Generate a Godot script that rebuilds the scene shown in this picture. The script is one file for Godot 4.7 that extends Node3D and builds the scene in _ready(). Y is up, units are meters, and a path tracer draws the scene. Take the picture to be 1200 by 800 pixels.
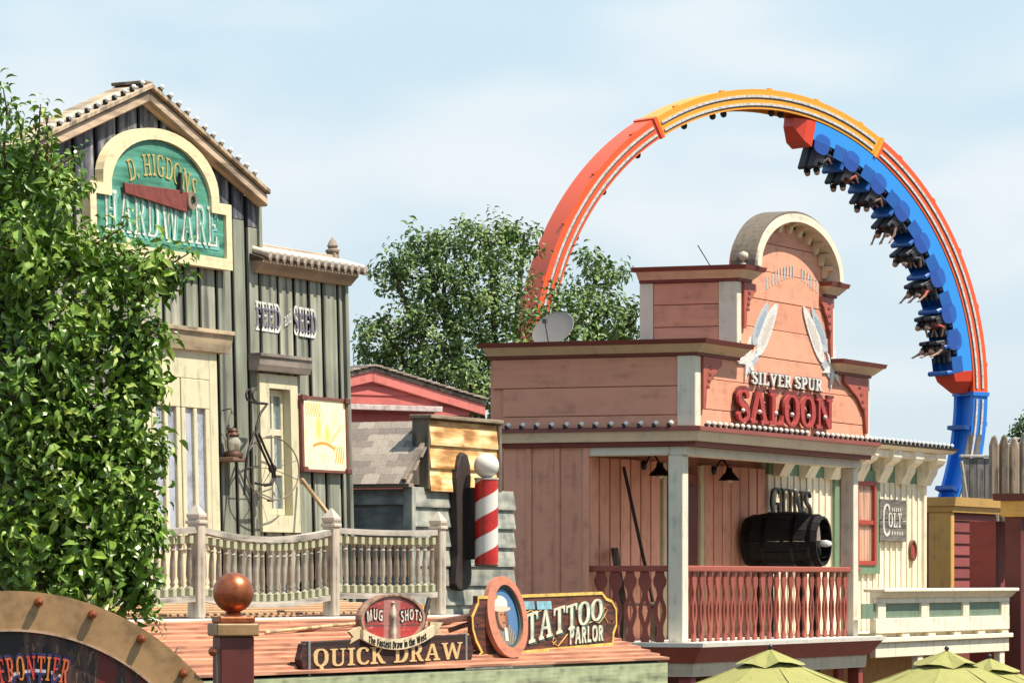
extends Node3D
# A theme-park western street seen through a long lens: two timber fronts, a porch roof with painted signs,
# a saloon, a gun shop and a looping coaster behind. Units are metres, y up, the street runs away to the right.

const STREET_YAW := 66.7

# A building frame: u runs along the front, v up, n out towards the street.
class Frame:
	const FOCAL := 5000.0
	const EYE := Vector3(0, 3.6, 0)
	var t: Transform3D
	static func make(px: float, d: float, yaw: float, lean := 0.0, y0 := 0.0) -> Frame:
		var r := Frame.new()
		var y := deg_to_rad(yaw)
		var l := deg_to_rad(lean)
		var nn := Vector3(sin(y), 0, cos(y))
		var up := Vector3.UP
		var b := Basis(Vector3(cos(y), 0, -sin(y)), cos(l) * up - sin(l) * nn, cos(l) * nn + sin(l) * up)
		var o := EYE + Vector3((px - 600.0) / FOCAL, 0, -1) * d
		o.y = y0
		r.t = Transform3D(b, o)
		return r
	static func at(px: float, py: float, d: float) -> Vector3:
		return EYE + Vector3((px - 600.0) / FOCAL, (680.0 - py) / FOCAL, -1) * d
	func hit(px: float, py: float, axis: int, c: float) -> Vector3:
		var r := Vector3((px - 600.0) / FOCAL, (680.0 - py) / FOCAL, -1)
		var n: Vector3 = t.basis[axis]
		var k := (c + n.dot(t.origin - EYE)) / n.dot(r)
		return t.basis.transposed() * (EYE + r * k - t.origin)
	func f(px: float, py: float, n := 0.0) -> Vector3: return hit(px, py, 2, n)
	func s(px: float, py: float, u := 0.0) -> Vector3: return hit(px, py, 0, u)
	func g(px: float, py: float, v := 0.0) -> Vector3: return hit(px, py, 1, v)
	func f2(px: float, py: float, n := 0.0) -> Vector2:
		var p := f(px, py, n)
		return Vector2(p.x, p.y)
	func moved(p: Vector3) -> Frame:
		var r := Frame.new()
		r.t = t * Transform3D(Basis(), p)
		return r
	func leaned(deg: float) -> Frame:
		var r := Frame.new()
		r.t = t * Transform3D(Basis(Vector3.RIGHT, deg_to_rad(-deg)), Vector3.ZERO)
		return r
	func turned(deg: float) -> Frame:
		var r := Frame.new()
		r.t = t * Transform3D(Basis(Vector3.UP, deg_to_rad(deg)), Vector3.ZERO)
		return r

# Collects shapes into one mesh.
class MB:
	var st := SurfaceTool.new()
	func _init() -> void:
		st.begin(Mesh.PRIMITIVE_TRIANGLES)
	func vert(p: Vector3, n: Vector3, uv := Vector2.ZERO) -> void:
		st.set_normal(n)
		st.set_uv(uv)
		st.add_vertex(p)
	func tri3(a: Vector3, b: Vector3, c: Vector3, na: Vector3, nb: Vector3, nc: Vector3) -> void:
		if (b - a).cross(c - a).dot(na + nb + nc) > 0.0:
			vert(a, na); vert(c, nc); vert(b, nb)
		else:
			vert(a, na); vert(b, nb); vert(c, nc)
	func tri(a: Vector3, b: Vector3, c: Vector3, n: Vector3) -> void:
		tri3(a, b, c, n, n, n)
	func quad(a: Vector3, b: Vector3, c: Vector3, d: Vector3, n: Vector3) -> void:
		tri(a, b, c, n)
		tri(a, c, d, n)
	func face(a: Vector3, b: Vector3, c: Vector3, d: Vector3, inside: Vector3) -> void:
		var n := (c - a).cross(d - b).normalized()
		if n.dot((a + b + c + d) * 0.25 - inside) < 0.0: n = -n
		quad(a, b, c, d, n)
	func box(c: Vector3, size: Vector3, x := Transform3D.IDENTITY, bev := 0.0) -> MB:
		var h := size * 0.5
		var k: float = min(bev, min(h.x, min(h.y, h.z)) * 0.6)
		var ax := [Vector3.RIGHT, Vector3.UP, Vector3.BACK]
		for i in 3:
			var e: Vector3 = ax[i]; var p: Vector3 = ax[(i + 1) % 3]; var q: Vector3 = ax[(i + 2) % 3]
			for s in [-1.0, 1.0]:
				var o: Vector3 = c + e * h[i] * s
				var hp: Vector3 = p * (h[(i + 1) % 3] - k); var hq: Vector3 = q * (h[(i + 2) % 3] - k)
				quad(x * (o + hp + hq), x * (o + hp - hq), x * (o - hp - hq), x * (o - hp + hq), x.basis * (e * s))
		if k <= 0.0: return self
		for i in 3:
			var e: Vector3 = ax[i]; var p: Vector3 = ax[(i + 1) % 3]; var q: Vector3 = ax[(i + 2) % 3]
			var he: Vector3 = e * (h[i] - k)
			for s in [-1.0, 1.0]:
				for r in [-1.0, 1.0]:
					var a: Vector3 = c + p * s * h[(i + 1) % 3] + q * r * (h[(i + 2) % 3] - k)
					var b: Vector3 = c + p * s * (h[(i + 1) % 3] - k) + q * r * h[(i + 2) % 3]
					quad(x * (a + he), x * (a - he), x * (b - he), x * (b + he), (x.basis * (p * s + q * r)).normalized())
		return self
	func span(a: Vector3, b: Vector3, bev := 0.0) -> MB:
		return box((a + b) * 0.5, (b - a).abs(), Transform3D.IDENTITY, bev)
	# a bar of a rectangular section between two points
	func bar(a: Vector3, b: Vector3, w: float, h: float, up := Vector3.UP, bev := 0.0) -> MB:
		var z := (b - a).normalized()
		if absf(z.dot(up)) > 0.98: up = Vector3.RIGHT
		var xx := up.cross(z).normalized()
		var x := Transform3D(Basis(xx, z.cross(xx), z), (a + b) * 0.5)
		return box(Vector3.ZERO, Vector3(w, h, a.distance_to(b)), x, bev)
	static func inset(poly: PackedVector2Array, k: float) -> PackedVector2Array:
		var out := PackedVector2Array()
		var area := 0.0
		for i in poly.size(): area += poly[i].cross(poly[(i + 1) % poly.size()])
		var sg := 1.0 if area > 0.0 else -1.0
		for i in poly.size():
			var p := poly[i]
			var a := (p - poly[(i + poly.size() - 1) % poly.size()]).normalized()
			var b := (poly[(i + 1) % poly.size()] - p).normalized()
			var na := Vector2(-a.y, a.x) * sg
			var nb := Vector2(-b.y, b.x) * sg
			var m := (na + nb)
			var l: float = max(0.35, 0.5 * m.length_squared())
			out.append(p + m * k / l)
		return out
	func prism(poly: PackedVector2Array, z0: float, z1: float, x := Transform3D.IDENTITY, bev := 0.0) -> MB:
		var n := poly.size()
		var idx := Geometry2D.triangulate_polygon(poly)
		var front := inset(poly, bev) if bev > 0.0 else poly
		var zf := z1 - bev if z1 > z0 else z1 + bev
		var dirz := x.basis.z.normalized() * (1.0 if z1 > z0 else -1.0)
		var area := 0.0
		for i in n: area += poly[i].cross(poly[(i + 1) % n])
		var sg := 1.0 if area > 0.0 else -1.0
		for i in range(0, idx.size(), 3):
			var a := front[idx[i]]; var b := front[idx[i + 1]]; var c := front[idx[i + 2]]
			tri(x * Vector3(a.x, a.y, z1), x * Vector3(b.x, b.y, z1), x * Vector3(c.x, c.y, z1), dirz)
			a = poly[idx[i]]; b = poly[idx[i + 1]]; c = poly[idx[i + 2]]
			tri(x * Vector3(a.x, a.y, z0), x * Vector3(b.x, b.y, z0), x * Vector3(c.x, c.y, z0), -dirz)
		for i in n:
			var j := (i + 1) % n
			var e := (poly[j] - poly[i]).normalized()
			var nn := (x.basis * Vector3(e.y * sg, -e.x * sg, 0)).normalized()
			quad(x * Vector3(poly[i].x, poly[i].y, z0), x * Vector3(poly[j].x, poly[j].y, z0), x * Vector3(poly[j].x, poly[j].y, zf), x * Vector3(poly[i].x, poly[i].y, zf), nn)
			if bev > 0.0:
				quad(x * Vector3(poly[i].x, poly[i].y, zf), x * Vector3(poly[j].x, poly[j].y, zf), x * Vector3(front[j].x, front[j].y, z1), x * Vector3(front[i].x, front[i].y, z1), (nn + dirz).normalized())
		return self
	# a flat frame between two outlines of equal count
	func ring(outer: PackedVector2Array, inner: PackedVector2Array, z0: float, z1: float, closed := true) -> MB:
		var n := outer.size()
		for i in (n if closed else n - 1):
			var j := (i + 1) % n
			var q := PackedVector2Array([outer[i], outer[j], inner[j], inner[i]])
			var mid := (q[0] + q[1] + q[2] + q[3]) * 0.25
			var m3 := Vector3(mid.x, mid.y, (z0 + z1) * 0.5)
			var p := []
			for k in 4: p.append(Vector3(q[k].x, q[k].y, z1))
			for k in 4: p.append(Vector3(q[k].x, q[k].y, z0))
			face(p[0], p[1], p[2], p[3], m3)
			face(p[4], p[5], p[6], p[7], m3)
			face(p[0], p[1], p[5], p[4], m3)
			face(p[2], p[3], p[7], p[6], m3)
			if not closed and i == 0: face(p[0], p[3], p[7], p[4], m3)
			if not closed and i == n - 2: face(p[1], p[2], p[6], p[5], m3)
		return self
	func lathe(prof: Array, seg := 12, x := Transform3D.IDENTITY) -> MB:
		var m := prof.size() - 1
		var sn := []
		for i in m:
			var d: Vector2 = prof[i + 1] - prof[i]
			sn.append(Vector2(d.y, -d.x).normalized())
		for i in m:
			var n0: Vector2 = sn[i]; var n1: Vector2 = sn[i]
			if i > 0 and sn[i].dot(sn[i - 1]) > 0.6: n0 = (sn[i] + sn[i - 1]).normalized()
			if i < m - 1 and sn[i].dot(sn[i + 1]) > 0.6: n1 = (sn[i] + sn[i + 1]).normalized()
			var p0: Vector2 = prof[i]; var p1: Vector2 = prof[i + 1]
			for k in seg:
				var a := TAU * k / seg; var b := TAU * (k + 1) / seg
				var ca := Vector3(cos(a), 0, sin(a)); var cb := Vector3(cos(b), 0, sin(b))
				var y0 := Vector3(0, p0.y, 0); var y1 := Vector3(0, p1.y, 0)
				var na0 := x.basis * (ca * n0.x + Vector3.UP * n0.y); var nb0 := x.basis * (cb * n0.x + Vector3.UP * n0.y)
				var na1 := x.basis * (ca * n1.x + Vector3.UP * n1.y); var nb1 := x.basis * (cb * n1.x + Vector3.UP * n1.y)
				if p0.x > 1e-5: tri3(x * (ca * p0.x + y0), x * (cb * p0.x + y0), x * (ca * p1.x + y1), na0, nb0, na1)
				if p1.x > 1e-5: tri3(x * (cb * p0.x + y0), x * (cb * p1.x + y1), x * (ca * p1.x + y1), nb0, nb1, na1)
		return self
	func ball(c: Vector3, r: float, seg := 12, x := Transform3D.IDENTITY) -> MB:
		var prof := []
		var rows := maxi(4, seg / 2)
		for i in rows + 1:
			var a := -PI / 2 + PI * i / rows
			prof.append(Vector2(maxf(0.0, r * cos(a)), r * sin(a)))
		return lathe(prof, seg, x * Transform3D(Basis(), c))
	func tube(pts: Array, r: float, seg := 8, r1 := -1.0) -> MB:
		var m := pts.size()
		if r1 < 0.0: r1 = r
		var last := []
		var ref := Vector3(0.31, 0.77, 0.56)
		for i in m:
			var d: Vector3 = (pts[mini(i + 1, m - 1)] - pts[maxi(i - 1, 0)]).normalized()
			var xx := ref.cross(d).normalized()
			ref = d.cross(xx)
			var rr: float = lerp(r, r1, float(i) / maxf(1.0, m - 1.0))
			var row := []
			for k in seg:
				var a := TAU * k / seg
				row.append([xx * cos(a) + ref * sin(a), pts[i] + (xx * cos(a) + ref * sin(a)) * rr])
			if i > 0:
				for k in seg:
					var j := (k + 1) % seg
					tri3(last[k][1], last[j][1], row[k][1], last[k][0], last[j][0], row[k][0])
					tri3(last[j][1], row[j][1], row[k][1], last[j][0], row[j][0], row[k][0])
			if i == 0 or i == m - 1:
				for k in seg: tri(pts[i], row[k][1], row[(k + 1) % seg][1], d * (1.0 if i > 0 else -1.0))
			last = row
		return self
	# a flat printed panel: uv from its bounding rectangle
	func panel(poly: PackedVector2Array, z: float) -> MB:
		var lo := poly[0]; var hi := poly[0]
		for p in poly:
			lo = lo.min(p); hi = hi.max(p)
		var idx := Geometry2D.triangulate_polygon(poly)
		for i in range(0, idx.size(), 3):
			var q := [poly[idx[i]], poly[idx[i + 1]], poly[idx[i + 2]]]
			if (q[1] - q[0]).cross(q[2] - q[0]) > 0.0: q = [q[0], q[2], q[1]]
			for p in q:
				var w: Vector2 = (p - lo) / (hi - lo)
				vert(Vector3(p.x, p.y, z), Vector3.BACK, Vector2(w.x, 1.0 - w.y))
		return self
	func done() -> ArrayMesh:
		st.index()
		return st.commit()

var taken := {}
var mats := {}
var imgs := {}
var rng := RandomNumberGenerator.new()

func named(parent: Node, called: String) -> String:
	var key := "%d/%s" % [parent.get_instance_id(), called]
	var n: int = taken.get(key, -1) + 1
	taken[key] = n
	return called if n == 0 else "%s_%03d" % [called, n]

func thing(called: String, label: String, category: String, x: Transform3D, group := "") -> Node3D:
	var o := Node3D.new()
	o.name = named(self, called)
	add_child(o, true)
	o.transform = x
	tag(o, label, category, group)
	return o

func tag(o: Node, label: String, category: String, group := "") -> void:
	o.set_meta("label", label)
	o.set_meta("category", category)
	if group: o.set_meta("group", group)

func part(called: String, mesh, m: Material, parent: Node, x := Transform3D.IDENTITY) -> MeshInstance3D:
	var o := MeshInstance3D.new()
	o.name = named(parent, called)
	o.mesh = mesh.done() if mesh is MB else mesh
	o.material_override = m
	o.transform = x
	parent.add_child(o, true)
	return o

func structure(called: String, mesh, m: Material) -> MeshInstance3D:
	var o := part(called, mesh, m, self)
	o.set_meta("kind", "structure")
	return o

func shift(p: Vector3) -> Transform3D: return Transform3D(Basis(), p)
func at3(p: Vector2, z: float) -> Vector3: return Vector3(p.x, p.y, z)

# an albedo whose lit look in the photograph is r, g, b at irradiance 1 / k
func tone(r: float, g: float, b: float, k := 0.8) -> Color:
	var c := Color(r / 255.0, g / 255.0, b / 255.0).srgb_to_linear()
	return Color(minf(c.r * k, 0.9), minf(c.g * k, 0.9), minf(c.b * k, 0.9)).linear_to_srgb()

func noise_image(sd: int, freq: float, w: int, h: int, to := 512) -> PackedByteArray:
	var nz := FastNoiseLite.new()
	nz.seed = sd
	nz.frequency = freq
	nz.noise_type = FastNoiseLite.TYPE_SIMPLEX_SMOOTH
	nz.fractal_octaves = 4
	var im := nz.get_seamless_image(w, h)
	im.resize(to, to, Image.INTERPOLATE_CUBIC)
	im.convert(Image.FORMAT_L8)
	return im.get_data()

# layers: [seed, frequency, width, height, weight]; colours along a ramp
func ramp_image(key: String, layers: Array, cols: Array, lo := 0.3, hi := 0.7, to := 512) -> ImageTexture:
	if imgs.has(key): return imgs[key]
	var datas := []
	var total := 0.0
	for l in layers:
		datas.append(noise_image(l[0], l[1], l[2], l[3], to))
		total += l[4]
	var table := PackedByteArray()
	for i in 256:
		var t := clampf((i / 255.0 - lo) / (hi - lo), 0.0, 1.0) * (cols.size() - 1)
		var k := mini(int(t), cols.size() - 2)
		var c: Color = cols[k].lerp(cols[k + 1], t - k)
		table.append_array([int(c.r8), int(c.g8), int(c.b8)])
	var out := PackedByteArray()
	out.resize(to * to * 3)
	var w0: float = layers[0][4] / total
	for i in to * to:
		var v: float = datas[0][i] * w0
		for j in range(1, datas.size()): v += datas[j][i] * layers[j][4] / total
		var q := clampi(int(v), 0, 255) * 3
		out[i * 3] = table[q]; out[i * 3 + 1] = table[q + 1]; out[i * 3 + 2] = table[q + 2]
	var t := ImageTexture.create_from_image(Image.create_from_data(to, to, false, Image.FORMAT_RGB8, out))
	imgs[key] = t
	return t

func turned_tex(key: String) -> ImageTexture:
	var k2 := key + "_turned"
	if imgs.has(k2): return imgs[k2]
	var im: Image = imgs[key].get_image().duplicate()
	im.rotate_90(CLOCKWISE)
	imgs[k2] = ImageTexture.create_from_image(im)
	return imgs[k2]

# a material: colour times a computed texture laid on by position
func mat(col: Color, rough := 0.8, tex := "", scale := Vector3.ONE, turned := false, relief := 0.0, extra := {}) -> StandardMaterial3D:
	var key := "%s/%.2f/%s/%s/%s/%.2f/%s" % [col.to_html(), rough, tex, scale, turned, relief, extra]
	if mats.has(key): return mats[key]
	var m := StandardMaterial3D.new()
	m.albedo_color = col
	m.roughness = rough
	if tex:
		var t: ImageTexture = turned_tex(tex) if turned else imgs[tex]
		m.albedo_texture = t
		m.uv1_triplanar = true
		m.uv1_scale = scale
		if relief > 0.0:
			m.heightmap_enabled = true
			m.heightmap_texture = t
			m.heightmap_scale = relief
	for k in extra: m.set(k, extra[k])
	mats[key] = m
	return m

func plain(r: float, g: float, b: float, rough := 0.7, k := 0.8) -> StandardMaterial3D:
	return mat(tone(r, g, b, k), rough, "blot", Vector3(0.9, 0.9, 0.9))

func wood(r: float, g: float, b: float, upright := true, k := 0.8, tex := "grain", sc := 1.0) -> StandardMaterial3D:
	return mat(tone(r, g, b, k), 0.82, tex, Vector3(0.8, 0.8, 0.8) * sc, not upright, 0.25)

func paint(r: float, g: float, b: float, upright := true, k := 0.8, rough := 0.6) -> StandardMaterial3D:
	return mat(tone(r, g, b, k), rough, "brush", Vector3(0.7, 0.7, 0.7), not upright, 0.12)

var serif: SystemFont
var sans: SystemFont
var serif_light: SystemFont

func glyph(ch: String, font: Font, depth: float) -> TextMesh:
	var key := "glyph/%s/%d/%.3f" % [ch, font.get_instance_id(), depth]
	if imgs.has(key): return imgs[key]
	var t := TextMesh.new()
	t.text = ch
	t.font = font
	t.font_size = 64
	t.pixel_size = 0.01
	t.depth = depth
	t.curve_step = 2.0
	imgs[key] = t
	return t

# letters from a to b along a baseline, risen by arc in the middle; each letter is a part
func letters(parent: Node, text: String, a: Vector3, b: Vector3, h0: float, h1: float, depth: float, m, font: Font, arc := 0.0, squeeze := 0.0, called := "letter", up := Vector3.UP, turn_with := true) -> void:
	var run := (b - a)
	var along := run.normalized()
	var n := along.cross(up).normalized()
	var w := []
	var total := 0.0
	var cap: float = glyph("H", font, 0.1).get_aabb().size.y
	for ch in text:
		var ww := 0.22
		if ch != " ": ww = glyph(ch, font, 0.1).get_aabb().size.x + 0.06
		w.append(ww)
		total += ww
	var c := 0.0
	for i in text.length():
		var t: float = (c + w[i] * 0.5) / total
		c += w[i]
		if text[i] == " ": continue
		var g := glyph(text[i], font, 0.1)
		var bb := g.get_aabb()
		var h: float = lerp(h0, h1, t)
		var kx := run.length() / total * (1.0 - squeeze)
		var ky: float = h / cap
		var p := a + run * t + up * arc * (1.0 - pow(2.0 * t - 1.0, 2.0))
		var slope := -4.0 * arc * (2.0 * t - 1.0) / run.length() if turn_with else 0.0
		var ex := (along + up * slope).normalized()
		var ey := (up - along * slope).normalized()
		var base := Basis(ex * kx, ey * ky, n * (depth / 0.1))
		var mm: Material = m[i % m.size()] if m is Array else m
		var drop := -0.13 * ky if text[i] == "Q" else 0.0
		part(called, g, mm, parent, Transform3D(base, p - base * Vector3(bb.get_center().x, bb.position.y, -0.05) + ey * (drop if bb.size.y > cap * 1.1 else 0.0)))

func ellipse(c: Vector2, rx: float, ry: float, n := 32, a0 := 0.0, a1 := TAU) -> PackedVector2Array:
	var out := PackedVector2Array()
	var full := is_equal_approx(absf(a1 - a0), TAU)
	for i in (n if full else n + 1):
		var a: float = a0 + (a1 - a0) * i / n
		out.append(c + Vector2(cos(a) * rx, sin(a) * ry))
	return out

func rect(a: Vector2, b: Vector2) -> PackedVector2Array:
	return PackedVector2Array([a, Vector2(b.x, a.y), b, Vector2(a.x, b.y)])

var bulb_mesh: ArrayMesh
var socket_mesh: ArrayMesh
# a string of lamp bulbs, each in its dark holder
func bulbs(parent: Node, a: Vector3, b: Vector3, count: int, size := 1.0) -> void:
	for i in count:
		if (i * 7 + count) % 23 == 5: continue
		var p := a.lerp(b, (i + 0.5) / count)
		var k := Basis().scaled(Vector3.ONE * size)
		var o := part("bulb", bulb_mesh, mat(Color(0.86, 0.85, 0.82), 0.25), parent, Transform3D(k, p))
		part("holder", socket_mesh, mat(Color(0.08, 0.07, 0.07), 0.6), o)

func _ready() -> void:
	rng.seed = 7
	look_and_light()
	make_textures()
	setting()
	hardware_store()
	hardware_signs()
	balcony()
	porch_roof()
	roof_signs()
	middle_buildings()
	saloon()
	saloon_porch()
	gun_shop()
	corner_buildings()
	coaster()
	trees()
	foreground()

func look_and_light() -> void:
	var cam := Camera3D.new()
	cam.name = "camera"
	cam.projection = Camera3D.PROJECTION_FRUSTUM
	cam.near = 0.5
	cam.far = 4000.0
	cam.size = cam.near * 800.0 / Frame.FOCAL
	cam.frustum_offset = Vector2(0, cam.near * 280.0 / Frame.FOCAL)
	cam.position = Frame.EYE
	add_child(cam)
	var env := Environment.new()
	env.background_mode = Environment.BG_SKY
	env.tonemap_mode = Environment.TONE_MAPPER_LINEAR
	env.tonemap_exposure = 1.68
	env.sdfgi_enabled = true
	env.ssao_enabled = true
	env.ssil_enabled = true
	var sky := Sky.new()
	var ps := PanoramaSkyMaterial.new()
	ps.panorama = sky_picture()
	sky.sky_material = ps
	env.sky = sky
	var we := WorldEnvironment.new()
	we.name = "environment"
	we.environment = env
	add_child(we)
	var sun := DirectionalLight3D.new()
	sun.name = "sun"
	sun.light_energy = 1.6
	sun.light_color = Color(1.0, 0.955, 0.88)
	sun.light_angular_distance = 0.5
	sun.shadow_enabled = true
	add_child(sun)
	var az := deg_to_rad(76.0)
	var el := deg_to_rad(60.0)
	var to_sun := Vector3(cos(el) * sin(az), sin(el), cos(el) * cos(az))
	sun.look_at_from_position(to_sun * 50.0, Vector3.ZERO, Vector3.UP)

# pale summer sky with thin high cloud, the same all the way round
func sky_picture() -> ImageTexture:
	var w := 2048
	var h := 1024
	var im := Image.create(w, h, false, Image.FORMAT_RGBF)
	var nz := FastNoiseLite.new()
	nz.seed = 47
	nz.noise_type = FastNoiseLite.TYPE_SIMPLEX_SMOOTH
	nz.frequency = 1.0
	nz.fractal_octaves = 5
	var top := Color(0.18, 0.34, 0.57)
	var mid := Color(0.372, 0.487, 0.557)
	var low := Color(0.43, 0.49, 0.52)
	for y in h:
		var e := PI * (0.5 - (y + 0.5) / h)
		var base: Color
		if e < 0.0: base = Color(0.30, 0.28, 0.25)
		elif e < 0.16: base = low.lerp(mid, smoothstep(0.0, 0.16, e))
		else: base = mid.lerp(top, pow(clampf((e - 0.16) / 1.3, 0, 1), 0.7))
		for x in w:
			var c := base
			if e > 0.0:
				var a := TAU * (x + 0.5) / w
				var d := Vector3(cos(a) * cos(e), sin(e), sin(a) * cos(e))
				var q := Vector3(d.x * 7.0, d.y * 26.0, d.z * 7.0)
				var v := nz.get_noise_3d(q.x, q.y, q.z) * 0.5 + 0.5
				var cl := smoothstep(0.44, 0.74, v) * 0.72
				c = c.lerp(Color(0.54, 0.565, 0.58), cl)
			im.set_pixel(x, y, c)
	return ImageTexture.create_from_image(im)

func make_textures() -> void:
	serif = SystemFont.new()
	serif.font_names = PackedStringArray(["Droid Serif"])
	serif.font_weight = 700
	serif_light = SystemFont.new()
	serif_light.font_names = PackedStringArray(["Droid Serif"])
	sans = SystemFont.new()
	sans.font_names = PackedStringArray(["Droid Sans"])
	sans.font_weight = 700
	var g := func(v): return Color(v, v, v)
	# sawn timber, streaks running up
	ramp_image("grain", [[1, 0.03, 512, 24, 1.0], [2, 0.012, 512, 64, 0.8], [3, 0.01, 512, 512, 0.5]], [g.call(0.62), g.call(0.80), g.call(0.92), g.call(1.0)], 0.3, 0.68)
	# brushed paint, quiet, with a few scuffs
	ramp_image("brush", [[4, 0.03, 512, 40, 0.8], [5, 0.01, 512, 512, 1.0], [6, 0.05, 512, 512, 0.4]], [g.call(0.87), g.call(0.955), g.call(0.985), g.call(1.0)], 0.25, 0.66)
	ramp_image("blot", [[7, 0.01, 512, 512, 1.0], [8, 0.06, 512, 512, 0.6]], [g.call(0.78), g.call(0.93), g.call(1.0)], 0.28, 0.7)
	# weathered board: grey-green stain worn down to silver wood and dark checks
	ramp_image("worn", [[9, 0.035, 512, 18, 1.1], [10, 0.014, 512, 90, 0.9], [11, 0.008, 512, 512, 0.7]], [Color(0.33, 0.335, 0.32), Color(0.515, 0.52, 0.48), Color(0.575, 0.58, 0.535), Color(0.66, 0.66, 0.62)], 0.28, 0.70)
	# old slate-blue paint flaking off gable boards
	ramp_image("flaked", [[12, 0.02, 512, 70, 1.3], [13, 0.012, 512, 130, 1.0], [14, 0.03, 512, 512, 0.5]], [Color(0.16, 0.16, 0.19), Color(0.28, 0.29, 0.34), Color(0.42, 0.42, 0.46), Color(0.70, 0.69, 0.69)], 0.30, 0.70)
	# sign green with teal brush marks
	ramp_image("sign_green", [[15, 0.012, 512, 60, 1.2], [16, 0.03, 512, 20, 0.8], [17, 0.01, 512, 512, 0.6]], [Color(0.15, 0.36, 0.30), Color(0.23, 0.48, 0.40), Color(0.29, 0.54, 0.46), Color(0.34, 0.62, 0.57)], 0.3, 0.7)
	# pine boards with honey streaks
	ramp_image("pine", [[18, 0.03, 512, 30, 1.0], [19, 0.01, 512, 160, 1.1]], [Color(0.62, 0.42, 0.22), Color(0.80, 0.60, 0.36), Color(0.90, 0.76, 0.52), Color(0.93, 0.85, 0.68)], 0.3, 0.7)
	# soft reddish mill boards
	ramp_image("redwood", [[20, 0.04, 512, 16, 1.0], [22, 0.01, 512, 200, 0.8]], [Color(0.54, 0.36, 0.28), Color(0.70, 0.48, 0.37), Color(0.77, 0.56, 0.44)], 0.3, 0.7)
	# walnut sign boards
	ramp_image("walnut", [[23, 0.03, 512, 20, 1.0], [24, 0.012, 512, 120, 0.9]], [Color(0.20, 0.11, 0.08), Color(0.38, 0.20, 0.14), Color(0.50, 0.28, 0.20)], 0.3, 0.7)
	# blue-grey clapboard paint with patches of paler and darker grey
	ramp_image("clap", [[25, 0.02, 512, 60, 1.0], [26, 0.01, 512, 512, 1.0]], [Color(0.42, 0.43, 0.41), Color(0.54, 0.55, 0.52), Color(0.66, 0.65, 0.60)], 0.3, 0.7)
	ramp_image("ground_grit", [[27, 0.02, 512, 512, 1.0], [28, 0.12, 512, 512, 0.8]], [Color(0.34, 0.30, 0.25), Color(0.46, 0.41, 0.35), Color(0.53, 0.49, 0.42)], 0.3, 0.7)
	bulb_mesh = MB.new().ball(Vector3(0, 0, 0.012), 0.036, 10).done()
	socket_mesh = MB.new().box(Vector3(0.0, -0.03, -0.015), Vector3(0.07, 0.06, 0.045), Transform3D.IDENTITY, 0.006).done()

func setting() -> void:
	var p := PlaneMesh.new()
	p.size = Vector2(6000, 6000)
	structure("ground", p, mat(Color(0.62, 0.6, 0.56), 0.95, "ground_grit", Vector3(0.35, 0.35, 0.35)))

# ---------------------------------------------------------------- the hardware front
var hw: Frame

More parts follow.
